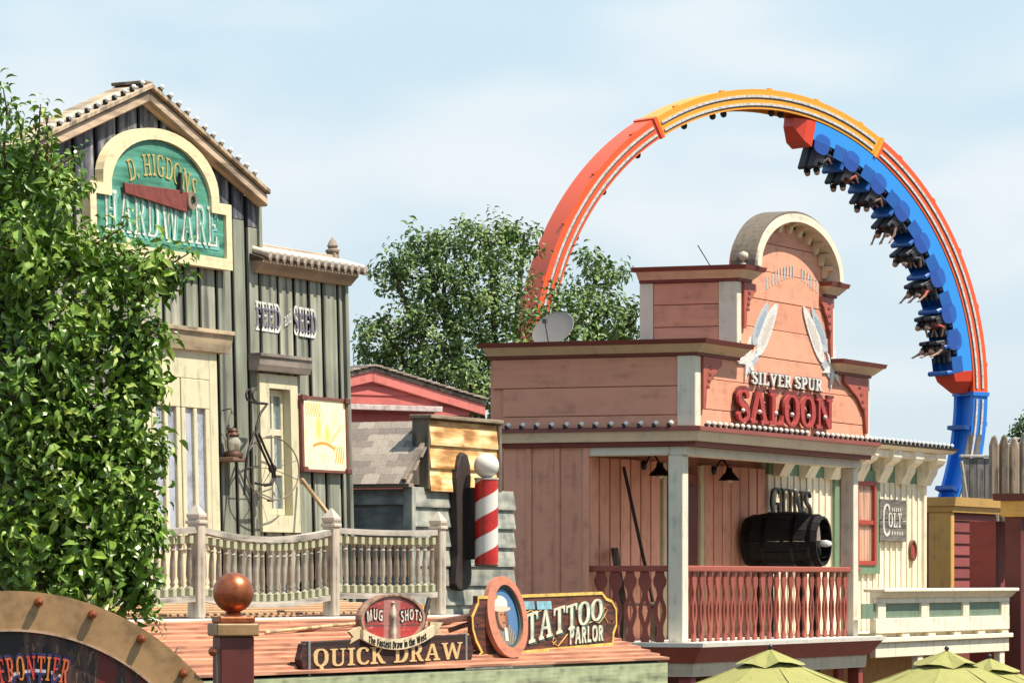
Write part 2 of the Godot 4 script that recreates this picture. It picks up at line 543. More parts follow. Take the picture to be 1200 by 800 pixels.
func hardware_store() -> void:
	hw = Frame.make(410, 41.4, STREET_YAW, 1.5)
	var o := thing("hardware_store", "tall weathered grey-green board storefront with a gabled top, cream door and narrow window", "building", hw.t)
	var apex := hw.f(180, 98, 0.16)
	var eave := hw.f(318, 222, 0.16)
	var half := eave.x - apex.x
	var pitch := (apex.y - eave.y) / half
	var cx := apex.x
	var ridge := apex.y
	var roof := func(u: float) -> float: return ridge - absf(u - cx) * pitch
	var left := cx - half + 0.28
	var mid := hw.f(304, 300).x
	var right := hw.f(404, 400).x
	var par := hw.f(404, 335).y + 0.02
	# the wall behind the boards
	var back := PackedVector2Array([Vector2(left, 0), Vector2(right, 0), Vector2(right, par + 0.1), Vector2(mid, par + 0.1), Vector2(mid, roof.call(mid) - 0.12), Vector2(cx, ridge - 0.12), Vector2(left, roof.call(left) - 0.12)])
	var gap_shade := mat(Color(0.13, 0.12, 0.11), 0.95, "grain", Vector3(0.8, 0.8, 0.8))  # near-black colour stands in for the deep shade in the board gaps
	part("wall", MB.new().prism(back, -0.5, -0.3), gap_shade, o)
	part("store_body", MB.new().span(Vector3(left + 0.4, 0, -6.0), Vector3(right - 0.05, 5.6, -0.501)), gap_shade, o)
	var hole_a := hw.f2(303, 437, 0.03) + Vector2(0.15, -0.10)
	var hole_b := hw.f2(352, 624, 0.03) + Vector2(-0.11, 0.13)
	var hole := rect(Vector2(hole_a.x, hole_b.y), Vector2(hole_b.x, hole_a.y))
	var hole_mid := (hole_a.x + hole_b.x) / 2
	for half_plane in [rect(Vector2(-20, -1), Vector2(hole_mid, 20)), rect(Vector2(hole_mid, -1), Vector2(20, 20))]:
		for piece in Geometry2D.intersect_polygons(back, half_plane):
			for left_over in Geometry2D.clip_polygons(piece, hole): part("sheathing", MB.new().prism(left_over, -0.25, -0.032), gap_shade, o)
	# upright boards
	var edges := [left]
	var px := [216.0, 234.0, 254.0, 273.0, 290.0, 304.5, 326.0, 345.0, 362.0, 378.0, 396.0]
	var first := hw.f(px[0], 360).x
	var n := int((first - left) / 0.36)
	for i in range(1, n): edges.append(lerp(left, first, float(i) / n))
	for x in px: edges.append(hw.f(x, 360).x)
	edges.append(right)
	var tints := [Color(0.98, 0.98, 0.96), Color(0.90, 0.91, 0.88), Color(1.0, 0.99, 0.95), Color(0.84, 0.86, 0.83)]
	for i in edges.size() - 1:
		var a: float = edges[i] + 0.038
		var b: float = edges[i + 1] - 0.038
		var col: Color = tints[rng.randi() % 4]
		var m := mat(col, 0.85, "worn", Vector3(0.47, 0.31, 0.47), false, 0.5)
		var z := rng.randf_range(-0.004, 0.006)
		if edges[i] < mid - 0.02:
			var cut := 6.95 + rng.randf_range(-0.07, 0.07)
			if a < -5.5: cut = 6.6
			part("plank", MB.new().prism(PackedVector2Array([Vector2(a, 3.36), Vector2(b, 3.36), Vector2(b, cut), Vector2(a, cut)]), -0.02, z, Transform3D.IDENTITY, 0.005), m, o)
			var top := PackedVector2Array([Vector2(a, cut + 0.004), Vector2(b, cut + 0.004), Vector2(b, roof.call(b) - 0.06)])
			if a < cx and b > cx: top.append(Vector2(cx, ridge - 0.06))
			top.append(Vector2(a, roof.call(a) - 0.06))
			part("plank", MB.new().prism(top, -0.02, z, Transform3D.IDENTITY, 0.005), mat(Color(1, 1, 1).lerp(col, 0.7), 0.85, "flaked", Vector3(0.53, 0.37, 0.53), false, 0.5), o)
		else:
			for poly in Geometry2D.clip_polygons(rect(Vector2(a, 3.36), Vector2(b, par)), hole):
				part("plank", MB.new().prism(poly, -0.02, z, Transform3D.IDENTITY, 0.004), m, o)
	# corner boards
	part("corner_board", MB.new().span(Vector3(mid - 0.05, par + 0.1, -0.4), Vector3(mid + 0.01, roof.call(mid) - 0.1, 0.03), 0.005), mat(tints[1], 0.85, "worn", Vector3(0.5, 0.3, 0.5), false, 0.4), o)
	part("corner_board", MB.new().span(Vector3(right - 0.02, 3.36, -0.12), Vector3(right + 0.05, par, 0.03), 0.005), mat(tints[3], 0.85, "worn", Vector3(0.5, 0.3, 0.5), false, 0.4), o)
	# gable roof: three boards on each slope, rake boards and lamp bulbs
	var tan := wood(200, 178, 150, true, 0.8)
	var tan2 := wood(214, 194, 164, true, 0.8)
	for sgn in [-1.0, 1.0]:
		var e := Vector2(cx + sgn * half, ridge - half * pitch)
		for k in 3:
			var z0 := -0.22 + k * 0.125
			var lift := rng.randf_range(0.0, 0.012)
			var poly := PackedVector2Array([Vector2(cx, ridge + lift), e + Vector2(0, lift), e + Vector2(0, lift - 0.045), Vector2(cx, ridge - 0.045 + lift)])
			part("roof_board", MB.new().prism(poly, z0, z0 + 0.122, Transform3D.IDENTITY, 0.006), tan2 if k % 2 else tan, o)
		var q := PackedVector2Array([Vector2(cx, ridge - 0.05), e + Vector2(0, -0.05), e + Vector2(0, -0.155), Vector2(cx, ridge - 0.155)])
		part("rake_board", MB.new().prism(q, 0.012, 0.12, Transform3D.IDENTITY, 0.012), wood(212, 186, 158, false), o)
		bulbs(o, Vector3(cx + sgn * 0.10, ridge - 0.10 * pitch + 0.05, 0.135), Vector3(e.x - sgn * 0.05, e.y + 0.055, 0.135), 13, 0.68)
	part("ridge_cap", MB.new().box(Vector3(cx, ridge + 0.014, -0.06), Vector3(0.16, 0.03, 0.34), Transform3D.IDENTITY, 0.006), wood(150, 132, 116), o)
	# parapet with its little tiled roof
	var p0 := hw.f(303, 322, 0.1).x
	var p1 := hw.f(404, 335, 0.0).x + 0.05
	var cor := wood(188, 160, 134, false)
	part("cornice", MB.new().prism(PackedVector2Array([Vector2(0.0, par - 0.02), Vector2(0.04, par - 0.02), Vector2(0.13, par + 0.07), Vector2(0.13, par + 0.10), Vector2(0.0, par + 0.10)]), 0, p1 - p0 - 0.04, Transform3D(Basis(Vector3(0, 0, 1), Vector3(0, 1, 0), Vector3(-1, 0, 0)), Vector3(p1, 0, 0))), cor, o)
	var tile_m := wood(226, 214, 200, true, 0.8)
	var tile_d := wood(170, 152, 138, true, 0.8)
	var tile := MB.new().tube([Vector3(0, 0, -0.12), Vector3(0, -0.095, 0.18)], 0.034, 10).done()
	var under := MB.new().tube([Vector3(0, -0.03, -0.12), Vector3(0, -0.12, 0.15)], 0.034, 8).done()
	var nt := 15
	for i in nt:
		var u: float = lerp(p0 + 0.02, p1 + 0.12, (i + 0.5) / nt)
		part("roof_tile", tile, tile_m, o, shift(Vector3(u, par + 0.235, 0.0)))
		part("under_tile", under, tile_d, o, shift(Vector3(u + 0.066, par + 0.235, 0.0)))
	part("roof_deck", MB.new().prism(PackedVector2Array([Vector2(-0.12, par + 0.102), Vector2(0.14, par + 0.102), Vector2(0.14, par + 0.108), Vector2(-0.12, par + 0.20)]), 0, p1 - p0, Transform3D(Basis(Vector3(0, 0, 1), Vector3(0, 1, 0), Vector3(-1, 0, 0)), Vector3(p1, 0, 0))), wood(96, 84, 76), o)
	part("ridge_board", MB.new().span(Vector3(p0, par + 0.245, -0.16), Vector3(p1 - 0.05, par + 0.285, -0.10), 0.008), wood(206, 184, 160, false), o)
	var fin := hw.f(393, 300, -0.1)
	var post := part("finial", MB.new().box(Vector3(fin.x, par + 0.22, -0.13), Vector3(0.10, 0.20, 0.10), Transform3D.IDENTITY, 0.01).lathe([Vector2(0.0, 0.0), Vector2(0.07, 0.0), Vector2(0.072, 0.02), Vector2(0.04, 0.035), Vector2(0.055, 0.06), Vector2(0.035, 0.10), Vector2(0.0, 0.15)], 10, shift(Vector3(fin.x, par + 0.32, -0.13))), wood(188, 166, 148), o)
	hardware_openings(o)

func hardware_openings(o: Node3D) -> void:
	var cream := paint(236, 228, 192, true, 0.68)
	var cream_h := paint(238, 230, 196, false, 0.68)
	var hood := wood(204, 184, 152, false)
	var hood_grey := wood(158, 146, 136, false)
	# the tall narrow window: set deep into the wall, six panes, lace curtain
	var tl := hw.f2(303, 437, 0.03)
	var br := hw.f2(352, 624, 0.03)
	var win := part("window", MB.new().ring(rect(Vector2(tl.x, br.y), Vector2(br.x, tl.y)), rect(Vector2(tl.x + 0.2, br.y + 0.16), Vector2(br.x - 0.16, tl.y - 0.13)), 0.007, 0.035), cream, o)
	part("reveal", MB.new().ring(rect(Vector2(tl.x + 0.175, br.y + 0.14), Vector2(br.x - 0.135, tl.y - 0.11)), rect(Vector2(tl.x + 0.199, br.y + 0.159), Vector2(br.x - 0.159, tl.y - 0.129)), -0.27, 0.006), cream, win)
	var ix0 := tl.x + 0.2; var ix1 := br.x - 0.16; var iy0 := br.y + 0.165; var iy1 := tl.y - 0.135
	part("inner_wall", MB.new().span(Vector3(ix0, iy0, -0.268), Vector3(ix1, iy1, -0.262)), mat(Color(0.42, 0.42, 0.40), 0.9, "brush", Vector3.ONE), win)
	var sash := MB.new()
	sash.span(Vector3(ix0, iy0, -0.07), Vector3(ix0 + 0.05, iy1, -0.045), 0.004).span(Vector3(ix1 - 0.05, iy0, -0.07), Vector3(ix1, iy1, -0.045), 0.004)
	sash.span(Vector3((ix0 + ix1) / 2 - 0.02, iy0, -0.069), Vector3((ix0 + ix1) / 2 + 0.02, iy1, -0.046), 0.004)
	for k in 4:
		var y: float = lerp(iy0 + 0.03, iy1 - 0.03, k / 3.0)
		sash.span(Vector3(ix0 + 0.05, y - 0.03, -0.068), Vector3(ix1 - 0.05, y + 0.03, -0.047), 0.004)
	part("sash", sash, cream_h, win)
	for k in 6:
		var x0: float = lerp(ix0 + 0.05, ix1 - 0.05, (k % 2) * 0.5)
		var x1: float = lerp(ix0 + 0.05, ix1 - 0.05, (k % 2) * 0.5 + 0.5)
		var y0: float = lerp(iy0 + 0.03, iy1 - 0.03, (k / 2) / 3.0)
		var y1: float = lerp(iy0 + 0.03, iy1 - 0.03, (k / 2 + 1) / 3.0)
		part("pane", MB.new().span(Vector3(x0, y0, -0.062), Vector3(x1, y1, -0.058)), mat(Color(0.62, 0.70, 0.72, 0.16), 0.04, "", Vector3.ONE, false, 0.0, {"transparency": 1, "metallic_specular": 0.2}), win)
	for sgn in [0, 1]:
		var cur := MB.new()
		var cols := 10
		for i in cols:
			var a := float(i) / cols; var b := float(i + 1) / cols
			var row := []
			for yy in [0.0, 0.55, 1.0]:
				var reach: float = 0.5 if yy > 0.9 else (0.34 if yy < 0.1 else 0.26)
				for t in [a, b]:
					var x: float = (ix0 + 0.03 + (ix1 - ix0) * reach * t) if sgn == 0 else (ix1 - 0.03 - (ix1 - ix0) * reach * t)
					row.append(Vector3(x, lerp(iy0, iy1, yy), -0.10 + 0.008 * sin(t * 26.0)))
			for r in 2: cur.quad(row[r * 2], row[r * 2 + 1], row[r * 2 + 3], row[r * 2 + 2], Vector3.BACK)
		part("curtain", cur, mat(Color(0.74, 0.76, 0.76), 0.9, "blot", Vector3(3, 3, 3)), win)
	part("window_hood", hood_shape(tl.x - 0.16, br.x + 0.14, tl.y + 0.02, 0.14, 0.16), hood_grey, o)
	# the double door: cream leaves with tall lilac-grey panes
	var d0 := hw.f(176, 560, 0.03).x
	var d1 := hw.f(245, 560, 0.03).x
	var top := hw.f(246, 446, 0.06).y
	var bot := 3.37
	part("door_case", MB.new().span(Vector3(d0 - 0.16, bot, 0.006), Vector3(d0, top + 0.3, 0.055), 0.01).span(Vector3(d1, bot, 0.006), Vector3(d1 + 0.16, top + 0.3, 0.055), 0.01).span(Vector3(d0 + 0.001, top, 0.006), Vector3(d1 - 0.001, top + 0.3, 0.053), 0.01), cream, o)
	part("door_hood", hood_shape(d0 - 0.4, d1 + 0.33, top + 0.26, 0.16, 0.20), hood, o)
	for k in 2:
		var a: float = lerp(d0, d1, k * 0.5) + 0.012
		var b: float = lerp(d0, d1, k * 0.5 + 0.5) - 0.012
		var lw := b - a
		var leaf := part("door", MB.new().span(Vector3(a, bot, 0.010), Vector3(b, bot + 0.5, 0.035), 0.006).span(Vector3(a, top - 0.26, 0.010), Vector3(b, top, 0.055), 0.006).span(Vector3(a, bot + 0.501, 0.010), Vector3(a + lw * 0.14, top - 0.261, 0.054), 0.006).span(Vector3(b - lw * 0.14, bot + 0.501, 0.010), Vector3(b, top - 0.261, 0.054), 0.006).span(Vector3(a + lw * 0.44, bot + 0.501, 0.010), Vector3(a + lw * 0.56, top - 0.261, 0.053), 0.006), cream, o)
		for j in 2:
			var x0: float = a + lw * (0.14 if j == 0 else 0.56)
			part("pane", MB.new().span(Vector3(x0, bot + 0.501, 0.014), Vector3(x0 + lw * 0.30, top - 0.261, 0.022)), mat(tone(190, 196, 214, 0.75), 0.12, "blot", Vector3(0.6, 0.6, 0.6)), leaf)

# a projecting moulded hood over an opening
func hood_shape(u0: float, u1: float, v: float, deep: float, tall: float) -> MB:
	var prof := PackedVector2Array([Vector2(0.006, v), Vector2(0.10, v), Vector2(0.12, v + tall * 0.35), Vector2(deep * 0.9, v + tall * 0.82), Vector2(deep, v + tall * 0.82), Vector2(deep, v + tall), Vector2(0.006, v + tall)])
	return MB.new().prism(prof, 0, u1 - u0, Transform3D(Basis(Vector3(0, 0, 1), Vector3(0, 1, 0), Vector3(-1, 0, 0)), Vector3(u1, 0, 0)))

func hardware_signs() -> void:
	# the big green board
	var bl := hw.f2(107, 288, 0.1)
	var br := hw.f2(273, 317, 0.1)
	var top := hw.f2(184, 150, 0.1)
	var sh := hw.f2(270, 240, 0.1).y
	var base := Vector3((bl.x + br.x) / 2, br.y, 0.012)
	var o := thing("arched_sign", "green arched shop sign with cream frame, red handsaw and hardware lettering", "sign", hw.t * shift(base))
	var hwid := (br.x - bl.x) / 2
	var aw := hwid - 0.24
	var shv := sh - base.y
	var tv := top.y - base.y
	var outer := PackedVector2Array([Vector2(-hwid, 0), Vector2(hwid, 0), Vector2(hwid, shv), Vector2(aw, shv)])
	var inner := PackedVector2Array([Vector2(-hwid + 0.11, 0.1), Vector2(hwid - 0.11, 0.1), Vector2(hwid - 0.11, shv - 0.1), Vector2(aw - 0.15, shv - 0.1)])
	for i in range(1, 24):
		var a := PI * i / 24
		outer.append(Vector2(cos(a) * aw, shv + 0.05 + sin(a) * (tv - shv - 0.05)))
		inner.append(Vector2(cos(a) * (aw - 0.15), shv - 0.02 + sin(a) * (tv - shv - 0.08)))
	for q in [[-aw, shv, outer], [-hwid, shv, outer]]: outer.append(Vector2(q[0], q[1]))
	inner.append(Vector2(-aw + 0.15, shv - 0.1)); inner.append(Vector2(-hwid + 0.11, shv - 0.1))
	part("frame", MB.new().ring(outer, inner, 0.0, 0.085), mat(tone(247, 230, 186, 0.76), 0.6, "brush", Vector3(1.3, 1.3, 1.3), true, 0.15), o)
	part("board", MB.new().prism(inner, 0.005, 0.055), mat(Color(1, 1, 1), 0.65, "sign_green", Vector3(0.5, 0.9, 0.5), true, 0.1), o)
	var gold := plain(206, 186, 112, 0.5)
	letters(o, "D. HIGDONS", Vector3(-aw + 0.52, shv + 0.05, 0.056), Vector3(aw - 0.44, shv - 0.02, 0.056), 0.19, 0.19, 0.008, gold, serif_light, 0.13, 0.02)
	letters(o, "HARDWARE", Vector3(-hwid + 0.26, 0.20, 0.056), Vector3(hwid - 0.24, 0.20, 0.056), 0.36, 0.36, 0.008, plain(232, 236, 226, 0.5), serif, 0.0, 0.04)
	letters(o, "HARDWARE", Vector3(-hwid + 0.26, 0.225, 0.064), Vector3(hwid - 0.24, 0.225, 0.064), 0.305, 0.305, 0.004, mat(tone(96, 158, 132), 0.6), serif_light, 0.0, 0.42, "inner_letter")
	letters(o, "HARDWARE", Vector3(-hwid + 0.30, 0.17, 0.0555), Vector3(hwid - 0.20, 0.17, 0.0555), 0.36, 0.36, 0.005, mat(tone(120, 186, 178), 0.6), serif, 0.0, 0.04, "letter_outline")
	# the saw
	var fr := hw.moved(base)
	var s0 := fr.f2(146, 214, 0.1); var s1 := fr.f2(147.5, 226, 0.1); var s2 := fr.f2(216, 248, 0.1); var s3 := fr.f2(222, 226, 0.1); var s4 := fr.f2(214, 223, 0.1)
	var saw := part("saw", MB.new().prism(PackedVector2Array([s0, s1, s2 + Vector2(0.05, 0), s3, s4]), 0.075, 0.095, Transform3D.IDENTITY, 0.004), mat(tone(134, 62, 54), 0.75, "blot", Vector3(2, 2, 2)), o)
	part("saw_spike", MB.new().prism(PackedVector2Array([fr.f2(211, 225, 0.1), fr.f2(211.5, 202, 0.1), fr.f2(213, 202, 0.1), fr.f2(214, 226, 0.1)]), 0.07, 0.10), mat(Color(0.13, 0.11, 0.10), 0.6), saw)
	part("saw_handle", MB.new().ring(ellipse(fr.f2(225, 235, 0.1), 0.09, 0.085, 14), ellipse(fr.f2(225, 235, 0.1) + Vector2(0.01, 0), 0.045, 0.045, 14), 0.072, 0.105), wood(150, 136, 120), saw)
	part("mount", MB.new().box((at3(s2, 0.066) + at3(s4, 0.066)) * 0.5 - Vector3(0.15, -0.02, 0), Vector3(0.08, 0.06, 0.022)), mat(Color(0.13, 0.11, 0.10), 0.6), saw)
	# FEED and SEED painted across the boards
	var white := plain(232, 232, 228, 0.7)
	var violet := mat(tone(122, 118, 134), 0.7)
	var host: Node3D = get_node("hardware_store")
	for wd in [["FEED", 298, 352, 329, 358, 386.5, 391], ["SEED", 343, 358, 371, 364, 392.5, 397]]:
		var a := hw.f(wd[1] + 1.0, wd[5], 0.008)
		var b := hw.f(wd[3], wd[6], 0.008)
		var hgt := hw.f(wd[1], wd[2], 0.008).y - a.y
		letters(host, wd[0], a, b, hgt, hgt, 0.004, white, serif, 0.0, -0.05)
		letters(host, wd[0], a + Vector3(0, hgt * 0.17, 0.004), b + Vector3(0, hgt * 0.17, 0.004), hgt * 0.62, hgt * 0.62, 0.003, violet, serif, 0.0, 0.0, "inner_letter")
	letters(host, "and", hw.f(333, 383, 0.008), hw.f(341, 377, 0.008), 0.12, 0.12, 0.004, white, serif_light)
	# the framed poster
	var q0 := hw.f2(352, 463, 0.06); var q1 := hw.f2(409, 555, 0.06)
	var po := thing("framed_poster", "cream poster of faded orange ranch scene in a thin maroon frame", "poster", hw.t * shift(Vector3((q0.x + q1.x) / 2, q1.y, 0.012)))
	var pw := (q1.x - q0.x) / 2; var ph := q0.y - q1.y
	part("frame", MB.new().ring(rect(Vector2(-pw, 0), Vector2(pw, ph)), rect(Vector2(-pw + 0.045, 0.025), Vector2(pw - 0.045, ph - 0.025)), 0.0, 0.055), paint(128, 74, 62), po)
	for k in 4: part("corner_block", MB.new().box(Vector3((pw - 0.035) * (1 if k % 2 else -1), 0.02 if k < 2 else ph - 0.02, 0.062), Vector3(0.10, 0.055, 0.03), Transform3D.IDENTITY, 0.006), paint(112, 58, 50), po)
	part("print", MB.new().panel(rect(Vector2(-pw + 0.046, 0.026), Vector2(pw - 0.046, ph - 0.026)), 0.042), print_mat("poster", poster_picture(), 0.6), po)
	part("backing", MB.new().span(Vector3(-pw + 0.046, 0.026, 0.0), Vector3(pw - 0.046, ph - 0.026, 0.04)), wood(150, 140, 120), po)
	# lantern on its shelf
	var ls := hw.f(273, 537, 0.11)
	var la := thing("oil_lantern", "rusty oil lantern with glass chimney on a small wooden wall shelf", "lantern", hw.t * Transform3D(Basis().scaled(Vector3.ONE * 0.74), Vector3(ls.x, ls.y, 0.11)))
	var rust := mat(tone(96, 66, 50), 0.6, "blot", Vector3(6, 6, 6), false, 0.0, {"metallic": 0.5})
	part("shelf", MB.new().box(Vector3(0, -0.015, -0.02), Vector3(0.42, 0.05, 0.25), Transform3D.IDENTITY, 0.008), wood(120, 92, 76, false), la)
	part("base", MB.new().lathe([Vector2(0, 0.01), Vector2(0.12, 0.01), Vector2(0.125, 0.05), Vector2(0.10, 0.085), Vector2(0.06, 0.10), Vector2(0, 0.10)], 16), rust, la)
	part("chimney", MB.new().lathe([Vector2(0.06, 0.10), Vector2(0.10, 0.16), Vector2(0.10, 0.21), Vector2(0.06, 0.27)], 16), mat(Color(0.78, 0.76, 0.68, 0.5), 0.1, "", Vector3.ONE, false, 0.0, {"transparency": 1}), la)
	part("cap", MB.new().lathe([Vector2(0.075, 0.27), Vector2(0.085, 0.29), Vector2(0.06, 0.33), Vector2(0.07, 0.34), Vector2(0.05, 0.375), Vector2(0, 0.38)], 16), rust, la)
	for sgn in [-1.0, 1.0]: part("side_tube", MB.new().tube([Vector3(sgn * 0.11, 0.05, 0), Vector3(sgn * 0.14, 0.15, 0), Vector3(sgn * 0.13, 0.27, 0), Vector3(sgn * 0.07, 0.31, 0)], 0.012, 6), rust, la)
	var hoop := []
	for i in 13: hoop.append(Vector3(cos(PI * i / 12) * 0.14, 0.26 + sin(PI * i / 12) * 0.30, 0.0))
	part("bail", MB.new().tube(hoop, 0.005, 5), rust, la)
	part("hook", MB.new().tube([Vector3(0, 0.60, -0.14), Vector3(0, 0.62, -0.02), Vector3(0, 0.575, 0.0), Vector3(0, 0.565, -0.02)], 0.008, 5), rust, la)
	# old bicycle frame and wheel, hung up
	var bc := hw.f(318, 582, 0.17)
	var bx := hw.moved(Vector3(bc.x, bc.y, 0.17))
	var bi := thing("bicycle", "antique black bicycle hung up in front of the narrow window", "bicycle", bx.t)
	var iron := mat(tone(52, 40, 38), 0.5, "blot", Vector3(5, 5, 5), false, 0.0, {"metallic": 0.4})
	var P := func(x: float, y: float, n := 0.03) -> Vector3: return bx.f(x, y, n)
	var wc: Vector3 = P.call(319, 549, 0.0)
	var rim_u: float = P.call(350, 549, 0.0).x - wc.x
	var rim_v: float = wc.y - P.call(319, 586, 0.0).y
	var rim := []
	for i in 41: rim.append(wc + Vector3(cos(TAU * i / 40) * rim_u, sin(TAU * i / 40) * rim_v, 0.0))
	var wheel := part("wheel", MB.new().tube(rim, 0.007, 6), mat(tone(124, 110, 98), 0.6), bi)
	for i in 7: part("spoke", MB.new().tube([wc, rim[(i * 6 + 2) % 40]], 0.004, 4), mat(tone(112, 96, 84), 0.5), wheel)
	part("hub", MB.new().ball(wc, 0.045, 8), iron, wheel)
	for pts in [[[300, 472], [313, 473], [305, 484], [300, 500], [299, 507]], [[298, 506], [290, 530], [287, 556], [286, 580]], [[299, 508], [308, 530], [318, 552]], [[303, 508], [311, 527], [321, 549]], [[318, 548], [320, 560], [316, 567], [308, 568], [299, 566]], [[320, 547], [322.5, 560], [318, 567.5], [310, 569]]]:
		var pp := []
		for i in pts.size() - 1:
			for k in 4:
				var t := k / 4.0
				pp.append(P.call(lerp(float(pts[i][0]), float(pts[i + 1][0]), t), lerp(float(pts[i][1]), float(pts[i + 1][1]), t)))
		pp.append(P.call(pts[-1][0], pts[-1][1]))
		part("frame_tube", MB.new().tube(pp, 0.012, 6), iron, bi)
	for x in [288.5, 296.0]:
		var grip := []
		for i in 9: grip.append(P.call(x + 4.0 + cos(PI * 0.5 + PI * i / 8) * 4.5, 463 - sin(PI * 0.5 + PI * i / 8) * 7.0))
		part("handlebar", MB.new().tube(grip, 0.010, 6), iron, bi)
	part("handlebar", MB.new().tube([P.call(292, 470), P.call(301, 472)], 0.014, 6), iron, bi)
	for k in 2: part("hanger", MB.new().tube([Vector3(wc.x, wc.y + rim_v * (1 if k == 0 else -1), 0.0), Vector3(wc.x, wc.y + rim_v * (1 if k == 0 else -1), -0.06)], 0.012, 6), iron, bi)
	# a loose rail leaning under the poster
	var r0 := hw.f(353, 561, 0.08); var r1 := hw.f(392, 612, 0.5)
	var rl := thing("leaning_rail", "thin unpainted wooden rail leaning under the poster", "rail", hw.t * shift(r1))
	part("rail", MB.new().bar(r0 - r1, Vector3.ZERO, 0.035, 0.035, Vector3.UP, 0.006), wood(206, 172, 128), rl)

func print_mat(key: String, im: Image, rough := 0.6) -> StandardMaterial3D:
	if mats.has(key): return mats[key]
	var m := StandardMaterial3D.new()
	m.albedo_texture = ImageTexture.create_from_image(im)
	m.roughness = rough
	mats[key] = m
	return m

func poster_picture() -> Image:
	var im := Image.create(192, 256, false, Image.FORMAT_RGB8)
	var nz := FastNoiseLite.new()
	nz.seed = 5
	nz.frequency = 0.02
	var cream := Color(0.93, 0.88, 0.73)
	for y in 256:
		for x in 192:
			var u := x / 192.0; var v := y / 256.0
			var c := cream.lerp(Color(0.90, 0.78, 0.52), clampf(nz.get_noise_2d(x, y) * 0.9, 0.0, 0.5))
			var ink := Color(0.88, 0.55, 0.22)
			var hill := 0.62 + 0.06 * pow(2.0 * (u - 0.45), 2.0) * 4.0
			if absf(v - hill) < 0.022 and u > 0.22 and u < 0.72: c = c.lerp(ink, 0.95)
			for q in [[0.36, 0.40, 0.07, 0.17], [0.56, 0.48, 0.06, 0.14]]:
				var d := pow((u - q[0]) / q[2], 2.0) + pow((v - q[1]) / q[3], 2.0)
				if d < 1.0: c = c.lerp(Color(0.92, 0.74, 0.34), 0.85 * (1.0 - d * 0.5))
			if u > 0.06 and u < 0.42 and v > 0.05 and v < 0.24 and sin(x * 0.55 + sin(y * 0.2) * 2.0) > 0.2: c = c.lerp(Color(0.86, 0.56, 0.26), 0.75)
			if u > 0.72 and u < 0.95 and v > 0.66 and v < 0.9 and sin(x * 0.6 + y * 0.1) > 0.0: c = c.lerp(ink, 0.85)
			if absf((u - 0.72) * 0.9 + (v - 0.52)) < 0.035 and u > 0.62 and u < 0.9: c = c.lerp(Color(0.86, 0.66, 0.42), 0.6)
			im.set_pixel(x, y, c)
	return im

# ---------------------------------------------------------------- the balcony and the porch roof below it
var ba: Frame

